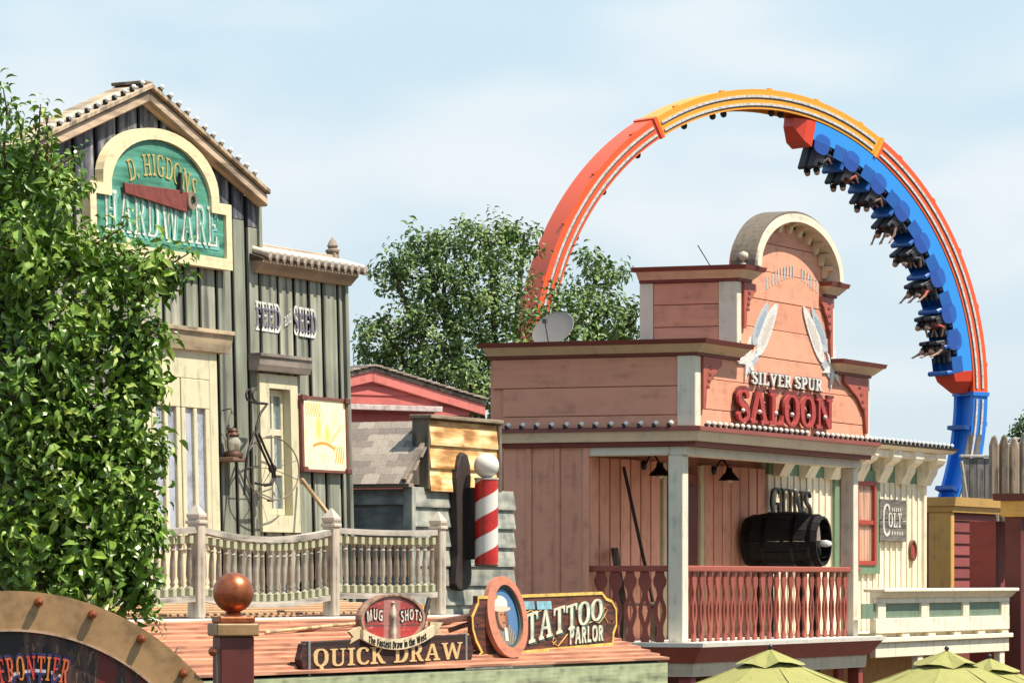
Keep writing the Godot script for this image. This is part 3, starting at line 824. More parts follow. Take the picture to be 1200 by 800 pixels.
func balcony() -> void:
	ba = Frame.make(388, 37.5, 63.0)
	var floor_v := 3.285
	var o := thing("balcony_railing", "weathered grey balcony railing with turned balusters and pointed posts", "railing", ba.t * shift(Vector3(0, floor_v, 0)))
	var lit := wood(206, 194, 176)
	var lit_h := wood(202, 194, 182, false)
	var post := MB.new().box(Vector3(0, 0.40, 0), Vector3(0.115, 0.80, 0.115), Transform3D.IDENTITY, 0.01).box(Vector3(0, 0.80, 0), Vector3(0.14, 0.03, 0.14), Transform3D.IDENTITY, 0.006)
	for st in [[0.816, 0.05, 0.845, 0.062], [0.845, 0.062, 0.865, 0.062], [0.865, 0.062, 0.95, 0.006]]:
		for k in 4:
			var d0 := Vector3(1, 0, 1).rotated(Vector3.UP, PI / 2 * k); var d1 := Vector3(1, 0, 1).rotated(Vector3.UP, PI / 2 * (k + 1))
			post.face(d0 * st[1] + Vector3(0, st[0], 0), d1 * st[1] + Vector3(0, st[0], 0), d1 * st[3] + Vector3(0, st[2], 0), d0 * st[3] + Vector3(0, st[2], 0), Vector3(0, st[0], 0))
	var pm := post.done()
	var us := [-4.6, -2.28, 0.0, 2.0]
	for u in us: part("post", pm, lit, o, shift(Vector3(u, 0, 0)))
	var turned := MB.new().lathe([Vector2(0.0, 0.0), Vector2(0.026, 0.0), Vector2(0.026, 0.07), Vector2(0.013, 0.085), Vector2(0.024, 0.105), Vector2(0.016, 0.125), Vector2(0.027, 0.17), Vector2(0.024, 0.28), Vector2(0.016, 0.37), Vector2(0.024, 0.385), Vector2(0.015, 0.40), Vector2(0.026, 0.425), Vector2(0.026, 0.50), Vector2(0.0, 0.50)], 8).done()
	var block := MB.new().box(Vector3.ZERO, Vector3(0.056, 0.07, 0.056), Transform3D.IDENTITY, 0.005).done()
	var green := wood(190, 192, 158, true)
	var shades := [lit, wood(188, 172, 150), wood(214, 204, 186), wood(168, 156, 138)]
	var sags := [0.03, 0.07, 0.012]
	var rng2 := RandomNumberGenerator.new()
	rng2.seed = 11
	for k in 3:
		var u0: float = us[k] + 0.06
		var u1: float = us[k + 1] - 0.06
		var sag: float = sags[k]
		var lo := []; var hi := []
		for i in 13:
			var t := i / 12.0
			var dip := sag * (1.0 - pow(2.0 * t - 1.0, 2.0))
			lo.append(Vector3(lerp(u0, u1, t), 0.165 - dip * 0.8 + (0.0 if k < 2 else 0.02), 0))
			hi.append(Vector3(lerp(u0, u1, t), 0.735 - dip + (0.0 if k < 2 else 0.02), 0))
		var top := MB.new(); var bot := MB.new()
		for i in 12:
			top.bar(hi[i], hi[i + 1], 0.075, 0.05)
			bot.bar(lo[i], lo[i + 1], 0.06, 0.05)
		part("top_rail", top, lit_h, o)
		part("bottom_rail", bot, lit_h, o)
		var n := 18 if k == 1 else (14 if k == 2 else 17)
		for i in n:
			var t := (i + 0.5) / n
			var dip := sag * (1.0 - pow(2.0 * t - 1.0, 2.0))
			var y := 0.165 - dip * 0.85 + 0.025 + (0.0 if k < 2 else 0.02)
			var x := Transform3D(Basis(Vector3(0, 0, 1), rng2.randf_range(-0.03, 0.03)), Vector3(lerp(u0, u1, t), y, 0))
			var b := part("baluster", turned, shades[rng2.randi() % 4], o, x)
			part("block", block, green, b, shift(Vector3(0, 0.035, 0)))
			part("block", block, green, b, shift(Vector3(0, 0.468, 0)))

func porch_roof() -> void:
	var o := thing("timber_porch", "timber porch with sloping reddish board roof below the balcony", "porch", ba.t)
	var u0 := -5.2
	# balcony floor
	var floor_m := [wood(206, 168, 128, true), wood(192, 150, 112, true), wood(214, 182, 140, true)]
	for i in 9:
		var n0 := -1.62 + i * 0.168
		var v: float = lerp(3.46, 3.285, i / 9.0)
		part("floor_board", MB.new().box(Vector3(-1.45, v - 0.03, n0 + 0.08), Vector3(7.5, 0.05, 0.155), Transform3D.IDENTITY, 0.005), mat(tone(206 - 8 * (i % 3), 168 - 9 * (i % 3), 130 - 7 * (i % 3)), 0.85, "brush", Vector3(0.8, 0.8, 0.8), true, 0.3), o)
	part("ledge", MB.new().span(Vector3(u0, 3.235, -0.10), Vector3(2.35, 3.283, 0.17), 0.008), wood(226, 220, 212, false, 0.85), o)
	# sloping roof boards, lapped
	var rows := 12
	var a := Vector3(0, 3.262, 0.15)
	var b := Vector3(0, 2.845, 1.35)
	for i in rows:
		var p := a.lerp(b, float(i) / rows)
		var q := a.lerp(b, (i + 1.0) / rows)
		var poly := PackedVector2Array([Vector2(p.z, p.y - 0.012), Vector2(q.z + 0.012, q.y + 0.004), Vector2(q.z + 0.012, q.y + 0.026), Vector2(p.z, p.y + 0.006)])
		var right := 4.13
		var joint := -1.2 + 3.1 * fmod(i * 0.618, 1.0)
		for span in [[u0, joint - 0.003], [joint + 0.003, right]]:
			var m := mat(Color(1, 1, 1).darkened(0.03 * ((i * 7 + int(span[0] > -5)) % 4)), 0.85, "redwood", Vector3(0.6, 0.6, 0.6), true, 0.3, {"uv1_offset": Vector3(0.13 * i, 0.29 * i, 0)})
			part("roof_board", MB.new().prism(poly, 0, span[1] - span[0], Transform3D(Basis(Vector3(0, 0, 1), Vector3(0, 1, 0), Vector3(-1, 0, 0)), Vector3(span[1], 0, 0))), m, o)
	var sage := wood(190, 200, 158, false, 0.7)
	part("fascia", MB.new().span(Vector3(u0, 2.56, 1.30), Vector3(4.13, 2.825, 1.345), 0.006), sage, o)
	part("end_board", MB.new().prism(PackedVector2Array([Vector2(0.15, 3.23), Vector2(1.3, 2.82), Vector2(1.3, 2.6), Vector2(0.15, 2.6)]), 0.0, 0.04, Transform3D(Basis(Vector3(0, 0, 1), Vector3(0, 1, 0), Vector3(-1, 0, 0)), Vector3(4.12, 0, 0))), sage, o)
	part("soffit", MB.new().span(Vector3(u0, 2.57, -1.0), Vector3(4.05, 2.61, 1.29)), wood(120, 110, 90, false), o)
	for u in [u0 + 0.2, -2.0, 1.0, 3.95]: part("post", MB.new().span(Vector3(u - 0.07, 0, 1.1), Vector3(u + 0.07, 2.57, 1.24), 0.01), wood(160, 150, 120), o)
	part("front_wall", MB.new().span(Vector3(u0, 0, -1.0), Vector3(4.0, 2.57, -0.9)), wood(130, 110, 90), o)
	part("beam", MB.new().span(Vector3(u0, 2.62, -0.12), Vector3(2.35, 3.23, 0.10)), wood(120, 110, 90, false), o)

func on_roof(n: float) -> float: return lerp(3.262, 2.845, (n - 0.15) / 1.2) + 0.016

func roof_signs() -> void:
	# QUICK DRAW, turned towards the visitors
	var dark := mat(Color(0.62, 0.5, 0.45), 0.75, "walnut", Vector3(0.9, 0.9, 0.9), true, 0.3)
	var yaw_in := 1.3
	var q := ba.moved(Vector3(-1.4, on_roof(1.25), 1.25)).turned(yaw_in)
	var roll := Transform3D(Basis(Vector3(0, 0, 1), deg_to_rad(0.6)), Vector3.ZERO)
	var p0 := q.f2(352, 792); var p1 := q.f2(548, 742)
	var base := Vector3((p0.x + p1.x) / 2, q.f2(450, 787).y, 0)
	var qd := thing("wooden_sign", "long dark brown plank sign with gold quick draw lettering", "sign", q.t * shift(base) * roll, "signs standing on the porch roof")
	var hw2 := (p1.x - p0.x) / 2; var hh := q.f2(450, 747).y - base.y
	part("board", MB.new().span(Vector3(-hw2 + 0.06, 0, -0.03), Vector3(hw2 - 0.05, hh, 0.03), 0.008), dark, qd)
	var ear := PackedVector2Array([Vector2(0, 0.01), Vector2(0.0, hh - 0.01), Vector2(-0.05, hh - 0.02), Vector2(-0.07, hh * 0.75), Vector2(-0.11, hh * 0.5), Vector2(-0.07, hh * 0.25), Vector2(-0.05, 0.02)])
	part("end_ear", MB.new().prism(ear, -0.028, 0.028, shift(Vector3(-hw2 + 0.058, 0, 0)), 0.006), dark, qd)
	part("end_ear", MB.new().prism(ear, -0.028, 0.028, Transform3D(Basis(Vector3.UP, PI), Vector3(hw2 - 0.048, 0, 0)), 0.006), dark, qd)
	for sgn in [-1.0, 1.0]: part("metal_strap", MB.new().box(Vector3(sgn * (hw2 - 0.09), hh / 2, 0.0), Vector3(0.035, hh + 0.012, 0.075), Transform3D.IDENTITY, 0.004), mat(tone(176, 172, 168), 0.5, "blot", Vector3(6, 6, 6), false, 0.0, {"metallic": 0.5}), qd)
	var gold := mat(tone(236, 200, 140), 0.55, "blot", Vector3(4, 4, 4))
	letters(qd, "QUICK DRAW", Vector3(-hw2 + 0.14, 0.075, 0.031), Vector3(hw2 - 0.16, 0.075, 0.031), hh * 0.5, hh * 0.5, 0.008, gold, serif, 0.0, -0.02)
	for sgn in [-1.0, 1.0]: part("brace", MB.new().bar(Vector3(sgn * hw2 * 0.55, hh * 0.8, -0.03), Vector3(sgn * hw2 * 0.55 + 0.1, 0.02 + 0.17, -0.45), 0.04, 0.04), wood(70, 50, 40), qd)
	# MUG SHOTS: oval plate, ribbon, brush and pistol handles
	var q2 := q.moved(base + Vector3(0, 0, 0.04))
	var c := q2.f2(461, 724)
	var ms := thing("oval_sign", "oval red photo-parlour sign with cream ribbon above the long dark plank sign", "sign", q2.t * shift(Vector3(c.x, q2.f2(461, 760).y, 0)), "signs standing on the porch roof")
	var m2 := q2.moved(Vector3(c.x, q2.f2(461, 760).y, 0))
	var cc := m2.f2(461, 725); var rx: float = m2.f2(498, 725).x - cc.x; var ry: float = m2.f2(461, 696).y - cc.y
	part("oval_plate", MB.new().prism(ellipse(cc, rx, ry, 36), -0.055, -0.02, Transform3D.IDENTITY, 0.006), paint(140, 100, 84), ms)
	part("oval_rim", MB.new().ring(ellipse(cc, rx, ry, 36), ellipse(cc, rx * 0.93, ry * 0.93, 36), -0.019, 0.004), wood(176, 140, 116), ms)
	part("picture", MB.new().panel(ellipse(cc, rx * 0.93, ry * 0.93, 36), -0.014), print_mat("mug", mug_picture(), 0.5), ms)
	var ivory := plain(236, 222, 206, 0.5); var ink := mat(Color(0.07, 0.06, 0.07), 0.6)
	for wd in [["MUG", 430, 449, 722, 0.03], ["SHOTS", 470, 495, 722, -0.03]]:
		letters(ms, wd[0], at3(m2.f2(wd[1], 730), -0.012), at3(m2.f2(wd[2], 729), -0.012), 0.105, 0.105, 0.004, ink, sans, 0.02, -0.12, "letter_outline")
		letters(ms, wd[0], at3(m2.f2(wd[1] + 0.6, 729.5), -0.009), at3(m2.f2(wd[2] + 0.2, 728.5), -0.009), 0.09, 0.09, 0.004, ivory, sans, 0.02, 0.12)
	# the mug of beer in its middle: a stacked silhouette
	var mc := m2.f2(462, 752)
	part("bottle", MB.new().lathe([Vector2(0, 0), Vector2(0.075, 0.0), Vector2(0.08, 0.10), Vector2(0.06, 0.16), Vector2(0.075, 0.2), Vector2(0.06, 0.26), Vector2(0.035, 0.30), Vector2(0.04, 0.33), Vector2(0.0, 0.345)], 16, Transform3D(Basis().scaled(Vector3(1, 1, 0.22)), Vector3(mc.x, mc.y, -0.01))), mat(tone(206, 180, 162), 0.5, "blot", Vector3(8, 8, 8)), ms)
	# ribbon
	var up := []; var dn := []
	for i in 15:
		var t := i / 14.0
		var x: float = lerp(423.0, 506.0, t)
		var y: float = lerp(737.0, 732.0, t) + 14.0 * (1.0 - pow(2.0 * t - 1.0, 2.0))
		up.append(m2.f2(x, y)); dn.append(m2.f2(x, y + 12.5))
	var cloth := plain(232, 212, 176, 0.7)
	part("ribbon", MB.new().ring(PackedVector2Array(up), PackedVector2Array(dn), -0.005, 0.022, false), cloth, ms)
	for e in [[[410, 740], [425, 733], [425, 746], [411, 754], [415, 746]], [[505, 728], [520, 729], [515, 737], [519, 743], [505, 744]]]:
		var pts := PackedVector2Array()
		for v in e: pts.append(m2.f2(v[0], v[1]))
		part("ribbon_tail", MB.new().prism(pts, -0.03, -0.006), plain(214, 190, 152, 0.7), ms)
	var a := m2.f(431, 752.5, 0.023); var b := m2.f(500, 748.5, 0.023)
	letters(ms, "The Fastest Draw in the West", a, b, 0.058, 0.058, 0.004, ink, sans, -0.062, 0.08, "ribbon_letter")
	var grips := [[[427, 742], [422, 712], 0.055, Color(0.30, 0.22, 0.17)], [[432, 742], [429, 716], 0.028, Color(0.75, 0.3, 0.22)], [[436, 740], [434, 718], 0.02, Color(0.75, 0.76, 0.78)], [[490, 740], [495, 708], 0.022, Color(0.85, 0.6, 0.2)], [[493, 742], [503, 700], 0.035, Color(0.16, 0.12, 0.11)]]
	for g in grips: part("tool_handle", MB.new().bar(m2.f(g[0][0], g[0][1], -0.045), m2.f(g[1][0], g[1][1], -0.045), g[2], 0.035, Vector3.BACK, 0.008), mat(g[3], 0.6), ms)
	part("standoff", MB.new().span(Vector3(-0.06, 0.0, -0.06), Vector3(0.06, 0.2, -0.056)), dark, ms)
	# TATTOO PARLOR
	var t0 := ba.moved(Vector3(2.05, on_roof(1.06), 1.06)).turned(3.0)
	var tb := t0.f2(640, 764)
	var ta := thing("wooden_sign", "brown shaped board sign with yellow edge and white tattoo parlor lettering", "sign", t0.t * shift(Vector3(tb.x, tb.y, 0)), "signs standing on the porch roof")
	var tf := t0.moved(Vector3(tb.x, tb.y, 0))
	var outline := PackedVector2Array()
	for v in [[560, 769], [563, 764], [557, 752], [553, 738], [552, 722], [556, 713], [559, 706], [559, 698], [610, 696.5], [705, 693], [710, 700], [717, 703], [722, 713], [722.5, 733], [719, 743], [718, 756], [640, 763]]: outline.append(tf.f2(v[0], v[1]))
	outline.reverse()
	part("board", MB.new().prism(outline, -0.04, 0.0, Transform3D.IDENTITY, 0.004), mat(tone(255, 240, 235), 0.7, "walnut", Vector3(1.0, 1.0, 1.0), true, 0.3), ta)
	part("edge_line", MB.new().ring(outline, MB.inset(outline, 0.028), 0.001, 0.008), plain(246, 206, 104, 0.5), ta)
	var white := plain(238, 236, 210, 0.5); var shadow_green := mat(tone(70, 110, 100), 0.6)
	letters(ta, "TATTOO", tf.f(616.5, 757.5, 0.001), tf.f(708, 726.5, 0.001), 0.30, 0.20, 0.006, shadow_green, serif, 0.0, -0.10, "letter_outline", Vector3.UP)
	letters(ta, "TATTOO", tf.f(615, 755.5, 0.007), tf.f(706, 724.5, 0.007), 0.28, 0.19, 0.010, white, serif, 0.0, -0.02, "letter", Vector3.UP)
	letters(ta, "PARLOR", tf.f(667, 756, 0.001), tf.f(708, 751, 0.001), 0.165, 0.155, 0.006, shadow_green, sans, 0.0, -0.1, "letter_outline")
	letters(ta, "PARLOR", tf.f(666.5, 755, 0.007), tf.f(707, 750, 0.007), 0.155, 0.145, 0.008, white, sans, 0.0, 0.1)
	for x in [[612.5, 626], [628, 646]]: part("blue_tag", MB.new().prism(PackedVector2Array([tf.f2(x[0] + 1, 714), tf.f2(x[1], 713.5), tf.f2(x[1] - 1, 704), tf.f2(x[0], 704.5)]), 0.001, 0.008), plain(150, 206, 222, 0.6), ta)
	for crv in [[[648, 755], [652, 750], [649, 747], [647, 752], [654, 757], [661, 748], [665, 743]], [[690, 730], [696, 727], [702, 730], [708, 722], [712, 714], [708, 712], [706, 718], [712, 729]], [[616, 718], [622, 715], [628, 718], [634, 715]]]:
		var pts := []
		for v in crv: pts.append(tf.f(v[0], v[1], 0.004))
		part("scroll", MB.new().tube(pts, 0.006, 5), plain(230, 186, 104, 0.5), ta)
	for v in [[559.5, 731], [717, 727]]: part("bolt", MB.new().ball(tf.f(v[0], v[1], 0.0), 0.014, 8), mat(Color(0.1, 0.08, 0.07), 0.6), ta)
	for v in [580, 700]: part("brace", MB.new().bar(tf.f(v, 720, -0.04), tf.f(v, 752, -0.04) + Vector3(0.0, 0.10, -0.45), 0.04, 0.04), wood(90, 70, 56), ta)
	# oval portrait
	var o0 := ba.moved(Vector3(1.15, on_roof(1.24), 1.24)).turned(-8.0).leaned(9.0)
	var ob := o0.f2(600, 771)
	var op := thing("oval_portrait", "oval red-brown framed portrait of someone in a pale hat, before the tattoo sign", "sign", o0.t * shift(Vector3(ob.x, ob.y, 0)), "signs standing on the porch roof")
	var of := o0.moved(Vector3(ob.x, ob.y, 0))
	var oc := of.f2(592, 723); var orx: float = (of.f2(615, 723).x - of.f2(569, 723).x) / 2; var ory: float = (of.f2(592, 675).y - of.f2(592, 771).y) / 2
	var tilt := func(poly: PackedVector2Array) -> PackedVector2Array:
		var r := PackedVector2Array()
		for p in poly: r.append(oc + (p - oc).rotated(deg_to_rad(2.0)))
		return r
	part("frame", MB.new().ring(tilt.call(ellipse(oc, orx, ory, 40)), tilt.call(ellipse(oc + Vector2(0.02, 0.005), orx * 0.70, ory * 0.77, 40)), -0.02, 0.03), mat(tone(206, 132, 104), 0.65, "brush", Vector3(1.4, 1.4, 1.4), true, 0.2), op)
	part("inner_rim", MB.new().ring(tilt.call(ellipse(oc + Vector2(0.02, 0.005), orx * 0.699, ory * 0.769, 40)), tilt.call(ellipse(oc + Vector2(0.02, 0.005), orx * 0.62, ory * 0.70, 40)), -0.02, 0.005), mat(tone(60, 92, 92), 0.6), op)
	part("picture", MB.new().panel(tilt.call(ellipse(oc + Vector2(0.02, 0.005), orx * 0.66, ory * 0.73, 40)), -0.012), print_mat("portrait", portrait_picture(), 0.5), op)
	part("brace", MB.new().bar(at3(oc, -0.04), Vector3(oc.x, 0.06, -0.16), 0.04, 0.03), wood(90, 70, 56), op)
	# loose poles on the roof
	var la := Vector3(-2.09, on_roof(0.55) + 0.03, 0.55); var lb := Vector3(0.36, on_roof(0.34) + 0.03, 0.335)
	var pole := thing("wooden_pole", "long pale wooden pole lying on the porch roof boards", "pole", ba.t * shift(la))
	part("pole", MB.new().tube([Vector3.ZERO, (lb - la) * 0.5 + Vector3(0, 0.004, 0), lb - la], 0.014, 8), wood(226, 196, 150), pole)
	for z in [[Vector3(1.1, on_roof(0.42) + 0.03, 0.42), Vector3(2.5, on_roof(0.2) + 0.03, 0.2), "dark brown wooden prop lying beside the shaped brown sign"], [Vector3(1.45, on_roof(0.62) + 0.03, 0.62), Vector3(2.3, on_roof(0.5) + 0.03, 0.5), "short dark prop pole lying behind the oval portrait"]]:
		var pr := thing("wooden_prop", z[2], "pole", ba.t * shift(z[0]))
		part("pole", MB.new().bar(Vector3.ZERO, z[1] - z[0], 0.05, 0.05, Vector3.UP, 0.006), wood(112, 72, 54), pr)

func mug_picture() -> Image:
	var im := Image.create(160, 110, false, Image.FORMAT_RGB8)
	var nz := FastNoiseLite.new()
	nz.seed = 3
	nz.frequency = 0.05
	for y in 110:
		for x in 160:
			var u := x / 160.0; var v := y / 110.0
			var k := nz.get_noise_2d(x * 0.6, y * 2.0)
			var c := Color(0.60, 0.20, 0.18).lerp(Color(0.42, 0.26, 0.24), clampf(k * 2.0, 0, 1))
			if v > 0.66: c = c.lerp(Color(0.70, 0.16, 0.14), 0.6)
			if absf(v - 0.64) < 0.02: c = Color(0.35, 0.22, 0.2)
			if absf(u - 0.5) < 0.14: c = c.lerp(Color(0.62, 0.48, 0.44), 0.7)
			if k < -0.35: c = c.lerp(Color(0.75, 0.55, 0.5), 0.5)
			im.set_pixel(x, y, c)
	return im

# a plain painted head and shoulders in a wide hat
func portrait_picture() -> Image:
	var im := Image.create(128, 192, false, Image.FORMAT_RGB8)
	var inside := func(u: float, v: float, a: float, b: float, c: float, d: float) -> bool: return pow((u - a) / c, 2.0) + pow((v - b) / d, 2.0) < 1.0
	for y in 192:
		for x in 128:
			var u := x / 128.0; var v := y / 192.0
			var c := Color(0.30, 0.44, 0.60)
			if u < 0.2: c = Color(0.42, 0.52, 0.62)
			if inside.call(u, v, 0.42, 1.0, 0.42, 0.42): c = Color(0.55, 0.50, 0.42) if sin(x * 0.5 + y * 0.2) > -0.3 else Color(0.36, 0.36, 0.40)
			if inside.call(u, v, 0.34, 0.52, 0.26, 0.22): c = Color(0.30, 0.20, 0.15)
			if inside.call(u, v, 0.40, 0.50, 0.18, 0.19): c = Color(0.66, 0.46, 0.34) if u < 0.47 else Color(0.50, 0.32, 0.24)
			if inside.call(u, v, 0.35, 0.46, 0.035, 0.014) or inside.call(u, v, 0.47, 0.46, 0.035, 0.014): c = Color(0.16, 0.10, 0.08)
			if inside.call(u, v, 0.42, 0.60, 0.06, 0.014): c = Color(0.40, 0.18, 0.15)
			if absf(u - 0.46) < 0.05 and v > 0.68 and v < 0.9: c = Color(0.85, 0.84, 0.74)
			if inside.call(u, v, 0.34, 0.27, 0.30, 0.13): c = Color(0.83, 0.81, 0.75)
			if inside.call(u, v, 0.36, 0.36, 0.38, 0.05): c = Color(0.74, 0.70, 0.62)
			im.set_pixel(x, y, c)
	return im

# ---------------------------------------------------------------- the small buildings between
func lap_wall(o: Node3D, x: Transform3D, length: float, v0: float, v1: float, pitch: float, m: Array, sd: int, thick := 0.022) -> void:
	var r := RandomNumberGenerator.new()
	r.seed = sd
	var v := v0
	while v < v1 - 0.02:
		var top := minf(v + pitch, v1)
		var w := r.randf_range(-0.004, 0.006)
		var poly := PackedVector2Array([Vector2(0, v), Vector2(thick + w, v - 0.004), Vector2(thick + w, v + 0.012), Vector2(0.006, top), Vector2(0, top)])
		part("clapboard", MB.new().prism(poly, 0, length, x * Transform3D(Basis(Vector3(0, 0, 1), Vector3(0, 1, 0), Vector3(-1, 0, 0)), Vector3(length, 0, 0))), m[r.randi() % m.size()], o)
		v += pitch

func middle_buildings() -> void:
	var f := Frame.make(481, 43.0, STREET_YAW)
	var o := thing("clapboard_shed", "low blue-grey clapboard shed with brown shingle roof between the two timber fronts", "building", f.t)
	var top := f.f(481, 570).y
	var wide := f.f(602, 600).x
	var cm := []
	for k in 4: cm.append(mat(Color(1, 1, 1).darkened(0.05 * k), 0.8, "clap", Vector3(0.6, 0.6, 0.6), true, 0.2, {"uv1_offset": Vector3(0.2 * k, 0.37 * k, 0)}))
	part("wall", MB.new().span(Vector3(0.0, 0, -1.4), Vector3(wide, top - 0.02, -0.012)), cm[3], o)
	lap_wall(o, shift(Vector3(0.05, 0, -0.01)), wide - 0.05, 2.75, top, 0.2, cm, 3, 0.03)
	# side wall: faces back along the street
	lap_wall(o, Transform3D(Basis(Vector3.UP, -PI / 2), Vector3(-0.002, 0, -1.4)), 1.33, 2.75, top - 0.02, 0.27, cm, 4, 0.03)
	part("corner_board", MB.new().span(Vector3(-0.035, 2.7, -0.07), Vector3(0.055, top, 0.035), 0.006), mat(Color(1, 1, 1), 0.8, "clap", Vector3(0.6, 0.6, 0.6), false, 0.2), o)
	part("eave_board", MB.new().span(Vector3(-0.10, top - 0.01, -1.5), Vector3(0.02, top + 0.03, 0.03), 0.006), wood(170, 150, 130, false), o)
	# shingle roof above the side wall: every shingle on its own
	var ridge_v := f.f(481, 500).y + 0.05
	var rise := Vector3(0.75, ridge_v - top - 0.03, 0)
	part("roof_deck", MB.new().prism(PackedVector2Array([Vector2(-0.08, top + 0.025), Vector2(rise.x - 0.08, ridge_v - 0.03), Vector2(1.7, top + 0.025)]), -1.45, -0.05), wood(110, 96, 84), o)
	var sh := []
	for c in [[176, 162, 148], [160, 146, 134], [190, 176, 160], [148, 136, 126]]: sh.append(mat(tone(c[0], c[1], c[2]), 0.95, "blot", Vector3(7, 7, 7), false, 0.3))
	var rows := 9
	var along := rise.normalized()
	var norm := Vector3(-along.y, along.x, 0)
	var plate := MB.new().box(Vector3(0, 0, 0), Vector3(rise.length() / rows * 1.45, 0.014, 0.178), Transform3D.IDENTITY, 0.004).done()
	var r := RandomNumberGenerator.new()
	r.seed = 9
	for i in rows:
		for k in 9:
			var z := -1.42 + (k + (0.5 if i % 2 else 0.0)) * 0.182 + 0.09
			if z > -0.02: continue
			var p := Vector3(-0.09, top + 0.035, z) + along * (rise.length() * (i + 0.45) / rows) + norm * 0.012
			var bs := Basis(along, norm, Vector3(0, 0, 1)) * Basis(Vector3(0, 0, 1), 0.09 + r.randf_range(-0.03, 0.03))
			part("shingle", plate, sh[r.randi() % 4], o, Transform3D(bs, p))
	part("roof_edge", MB.new().bar(Vector3(-0.12, top + 0.05, -0.02), Vector3(rise.x - 0.10, ridge_v + 0.02, -0.02), 0.05, 0.06, Vector3.UP, 0.006), wood(150, 134, 118, false), o)
	# the raised sign box of bare pine boards
	var bx := thing("pine_box_front", "raised box of honey pine boards on top of the blue-grey clapboard shed", "false front", f.t * shift(Vector3(0, top + 0.004, 0)))
	var b0 := f.s(487, 540, 0.1).z
	var g := f.moved(Vector3(0, top + 0.004, 0))
	var u0 := g.f(504, 540, 0.05).x; var u1 := g.f(583, 540, 0.05).x
	var ht := g.f(504, 486, 0.05).y
	var pn := []
	for k in 3: pn.append(mat(Color(1, 1, 1).darkened(0.05 * k), 0.75, "pine", Vector3(0.7, 0.7, 0.7), true, 0.15, {"uv1_offset": Vector3(0.3 * k, 0.23 * k, 0)}))
	part("box_side", MB.new().span(Vector3(u0 - 0.03, -0.02, -0.14), Vector3(u0 - 0.005, ht, 0.05), 0.004), wood(140, 126, 108), bx)  # greyer than the pine front: shade of this side put into its colour
	part("box_core", MB.new().span(Vector3(u0, 0.0, -0.13), Vector3(u1, ht - 0.03, 0.02)), wood(120, 100, 80), bx)
	for k in 3:
		var v0: float = lerp(-0.02, ht - 0.05, k / 3.0); var v1: float = lerp(-0.02, ht - 0.05, (k + 1) / 3.0)
		part("pine_board", MB.new().prism(PackedVector2Array([Vector2(0.022, v0), Vector2(0.06, v0 - 0.02), Vector2(0.06, v0 + 0.01), Vector2(0.035, v1 - 0.004), Vector2(0.022, v1 - 0.004)]), 0, u1 - u0, Transform3D(Basis(Vector3(0, 0, 1), Vector3(0, 1, 0), Vector3(-1, 0, 0)), Vector3(u1, 0, 0))), pn[k], bx)
	part("cap_board", MB.new().span(Vector3(u0 - 0.06, ht - 0.035, -0.16), Vector3(u1 + 0.08, ht + 0.005, 0.09), 0.006), wood(168, 148, 124, false), bx)
	part("end_post", MB.new().span(Vector3(u1 + 0.005, -0.02, -0.06), Vector3(u1 + 0.06, ht - 0.04, 0.075), 0.006), wood(150, 138, 124), bx)
	# red gabled barn further back
	var rb := Frame.make(440, 62.0, 38.0)
	var rd := thing("red_gabled_house", "red lap-sided gabled house behind the blue-grey shed", "building", rb.t)
	var ap := rb.f2(438, 431, 0.1); var re := rb.f2(570, 471, 0.1)
	var pitch := (ap.y - re.y) / (re.x - ap.x)
	var span := re.x - ap.x
	var red := []
	for k in 3: red.append(mat(tone(208 - 8 * k, 106 - 4 * k, 100 - 4 * k, 0.8), 0.75, "brush", Vector3(0.5, 0.5, 0.5), true, 0.2))
	part("wall", MB.new().prism(PackedVector2Array([Vector2(-span + ap.x + 0.2, 0), Vector2(re.x - 0.25, 0), Vector2(re.x - 0.25, re.y - 0.1), Vector2(ap.x, ap.y - 0.17), Vector2(-span + ap.x + 0.2, re.y - 0.1)]), -6.0, 0.0), red[2], rd)
	var v := rb.f2(440, 505).y
	var mid := rb.f2(440, 478).y
	while v < ap.y - 0.2:
		var h := 0.13
		var reach := minf(span - 0.26, (ap.y - 0.19 - v - h * 0.5) / pitch)
		if reach > 0.1: part("clapboard", MB.new().prism(PackedVector2Array([Vector2(0.0, v), Vector2(0.03, v), Vector2(0.01, v + h - 0.004), Vector2(0.0, v + h - 0.004)]), 0, reach * 2.0, Transform3D(Basis(Vector3(0, 0, 1), Vector3(0, 1, 0), Vector3(-1, 0, 0)), Vector3(ap.x + reach, 0, 0.001))), red[randi_like(v)], rd)
		v += h
	part("ledge", MB.new().span(Vector3(ap.x - span + 0.2, mid - 0.04, 0.0), Vector3(re.x - 0.9, mid + 0.04, 0.22), 0.006), plain(226, 206, 200), rd)
	for sgn in [-1.0, 1.0]:
		var e := Vector2(ap.x + sgn * span, ap.y - span * pitch)
		part("rake_board", MB.new().prism(PackedVector2Array([Vector2(ap.x, ap.y - 0.04), e + Vector2(0, -0.04), e + Vector2(0, -0.20), Vector2(ap.x, ap.y - 0.20)]), 0.032, 0.08, Transform3D.IDENTITY, 0.01), paint(232, 132, 122), rd)
		part("roof", MB.new().prism(PackedVector2Array([ap + Vector2(0, 0.01), e + Vector2(0, 0.01), e + Vector2(0, -0.038), Vector2(ap.x, ap.y - 0.038)]), -6.0, 0.10), wood(150, 132, 116), rd)
		for k in 16:
			var t0 := (k + 0.08) / 16.0
			var c := ap.lerp(e, t0 + 0.03)
			var dirv := (e - ap).normalized()
			part("shingle", MB.new().box(Vector3.ZERO, Vector3(span / 16.0 * 1.25, 0.03, 0.5), Transform3D.IDENTITY, 0.005), sh[(k * 3) % 4], rd, Transform3D(Basis(Vector3(0, 0, 1), atan2(dirv.y, dirv.x) + (-0.10 if sgn < 0 else 0.10)), Vector3(c.x, c.y + 0.045, -0.12)))
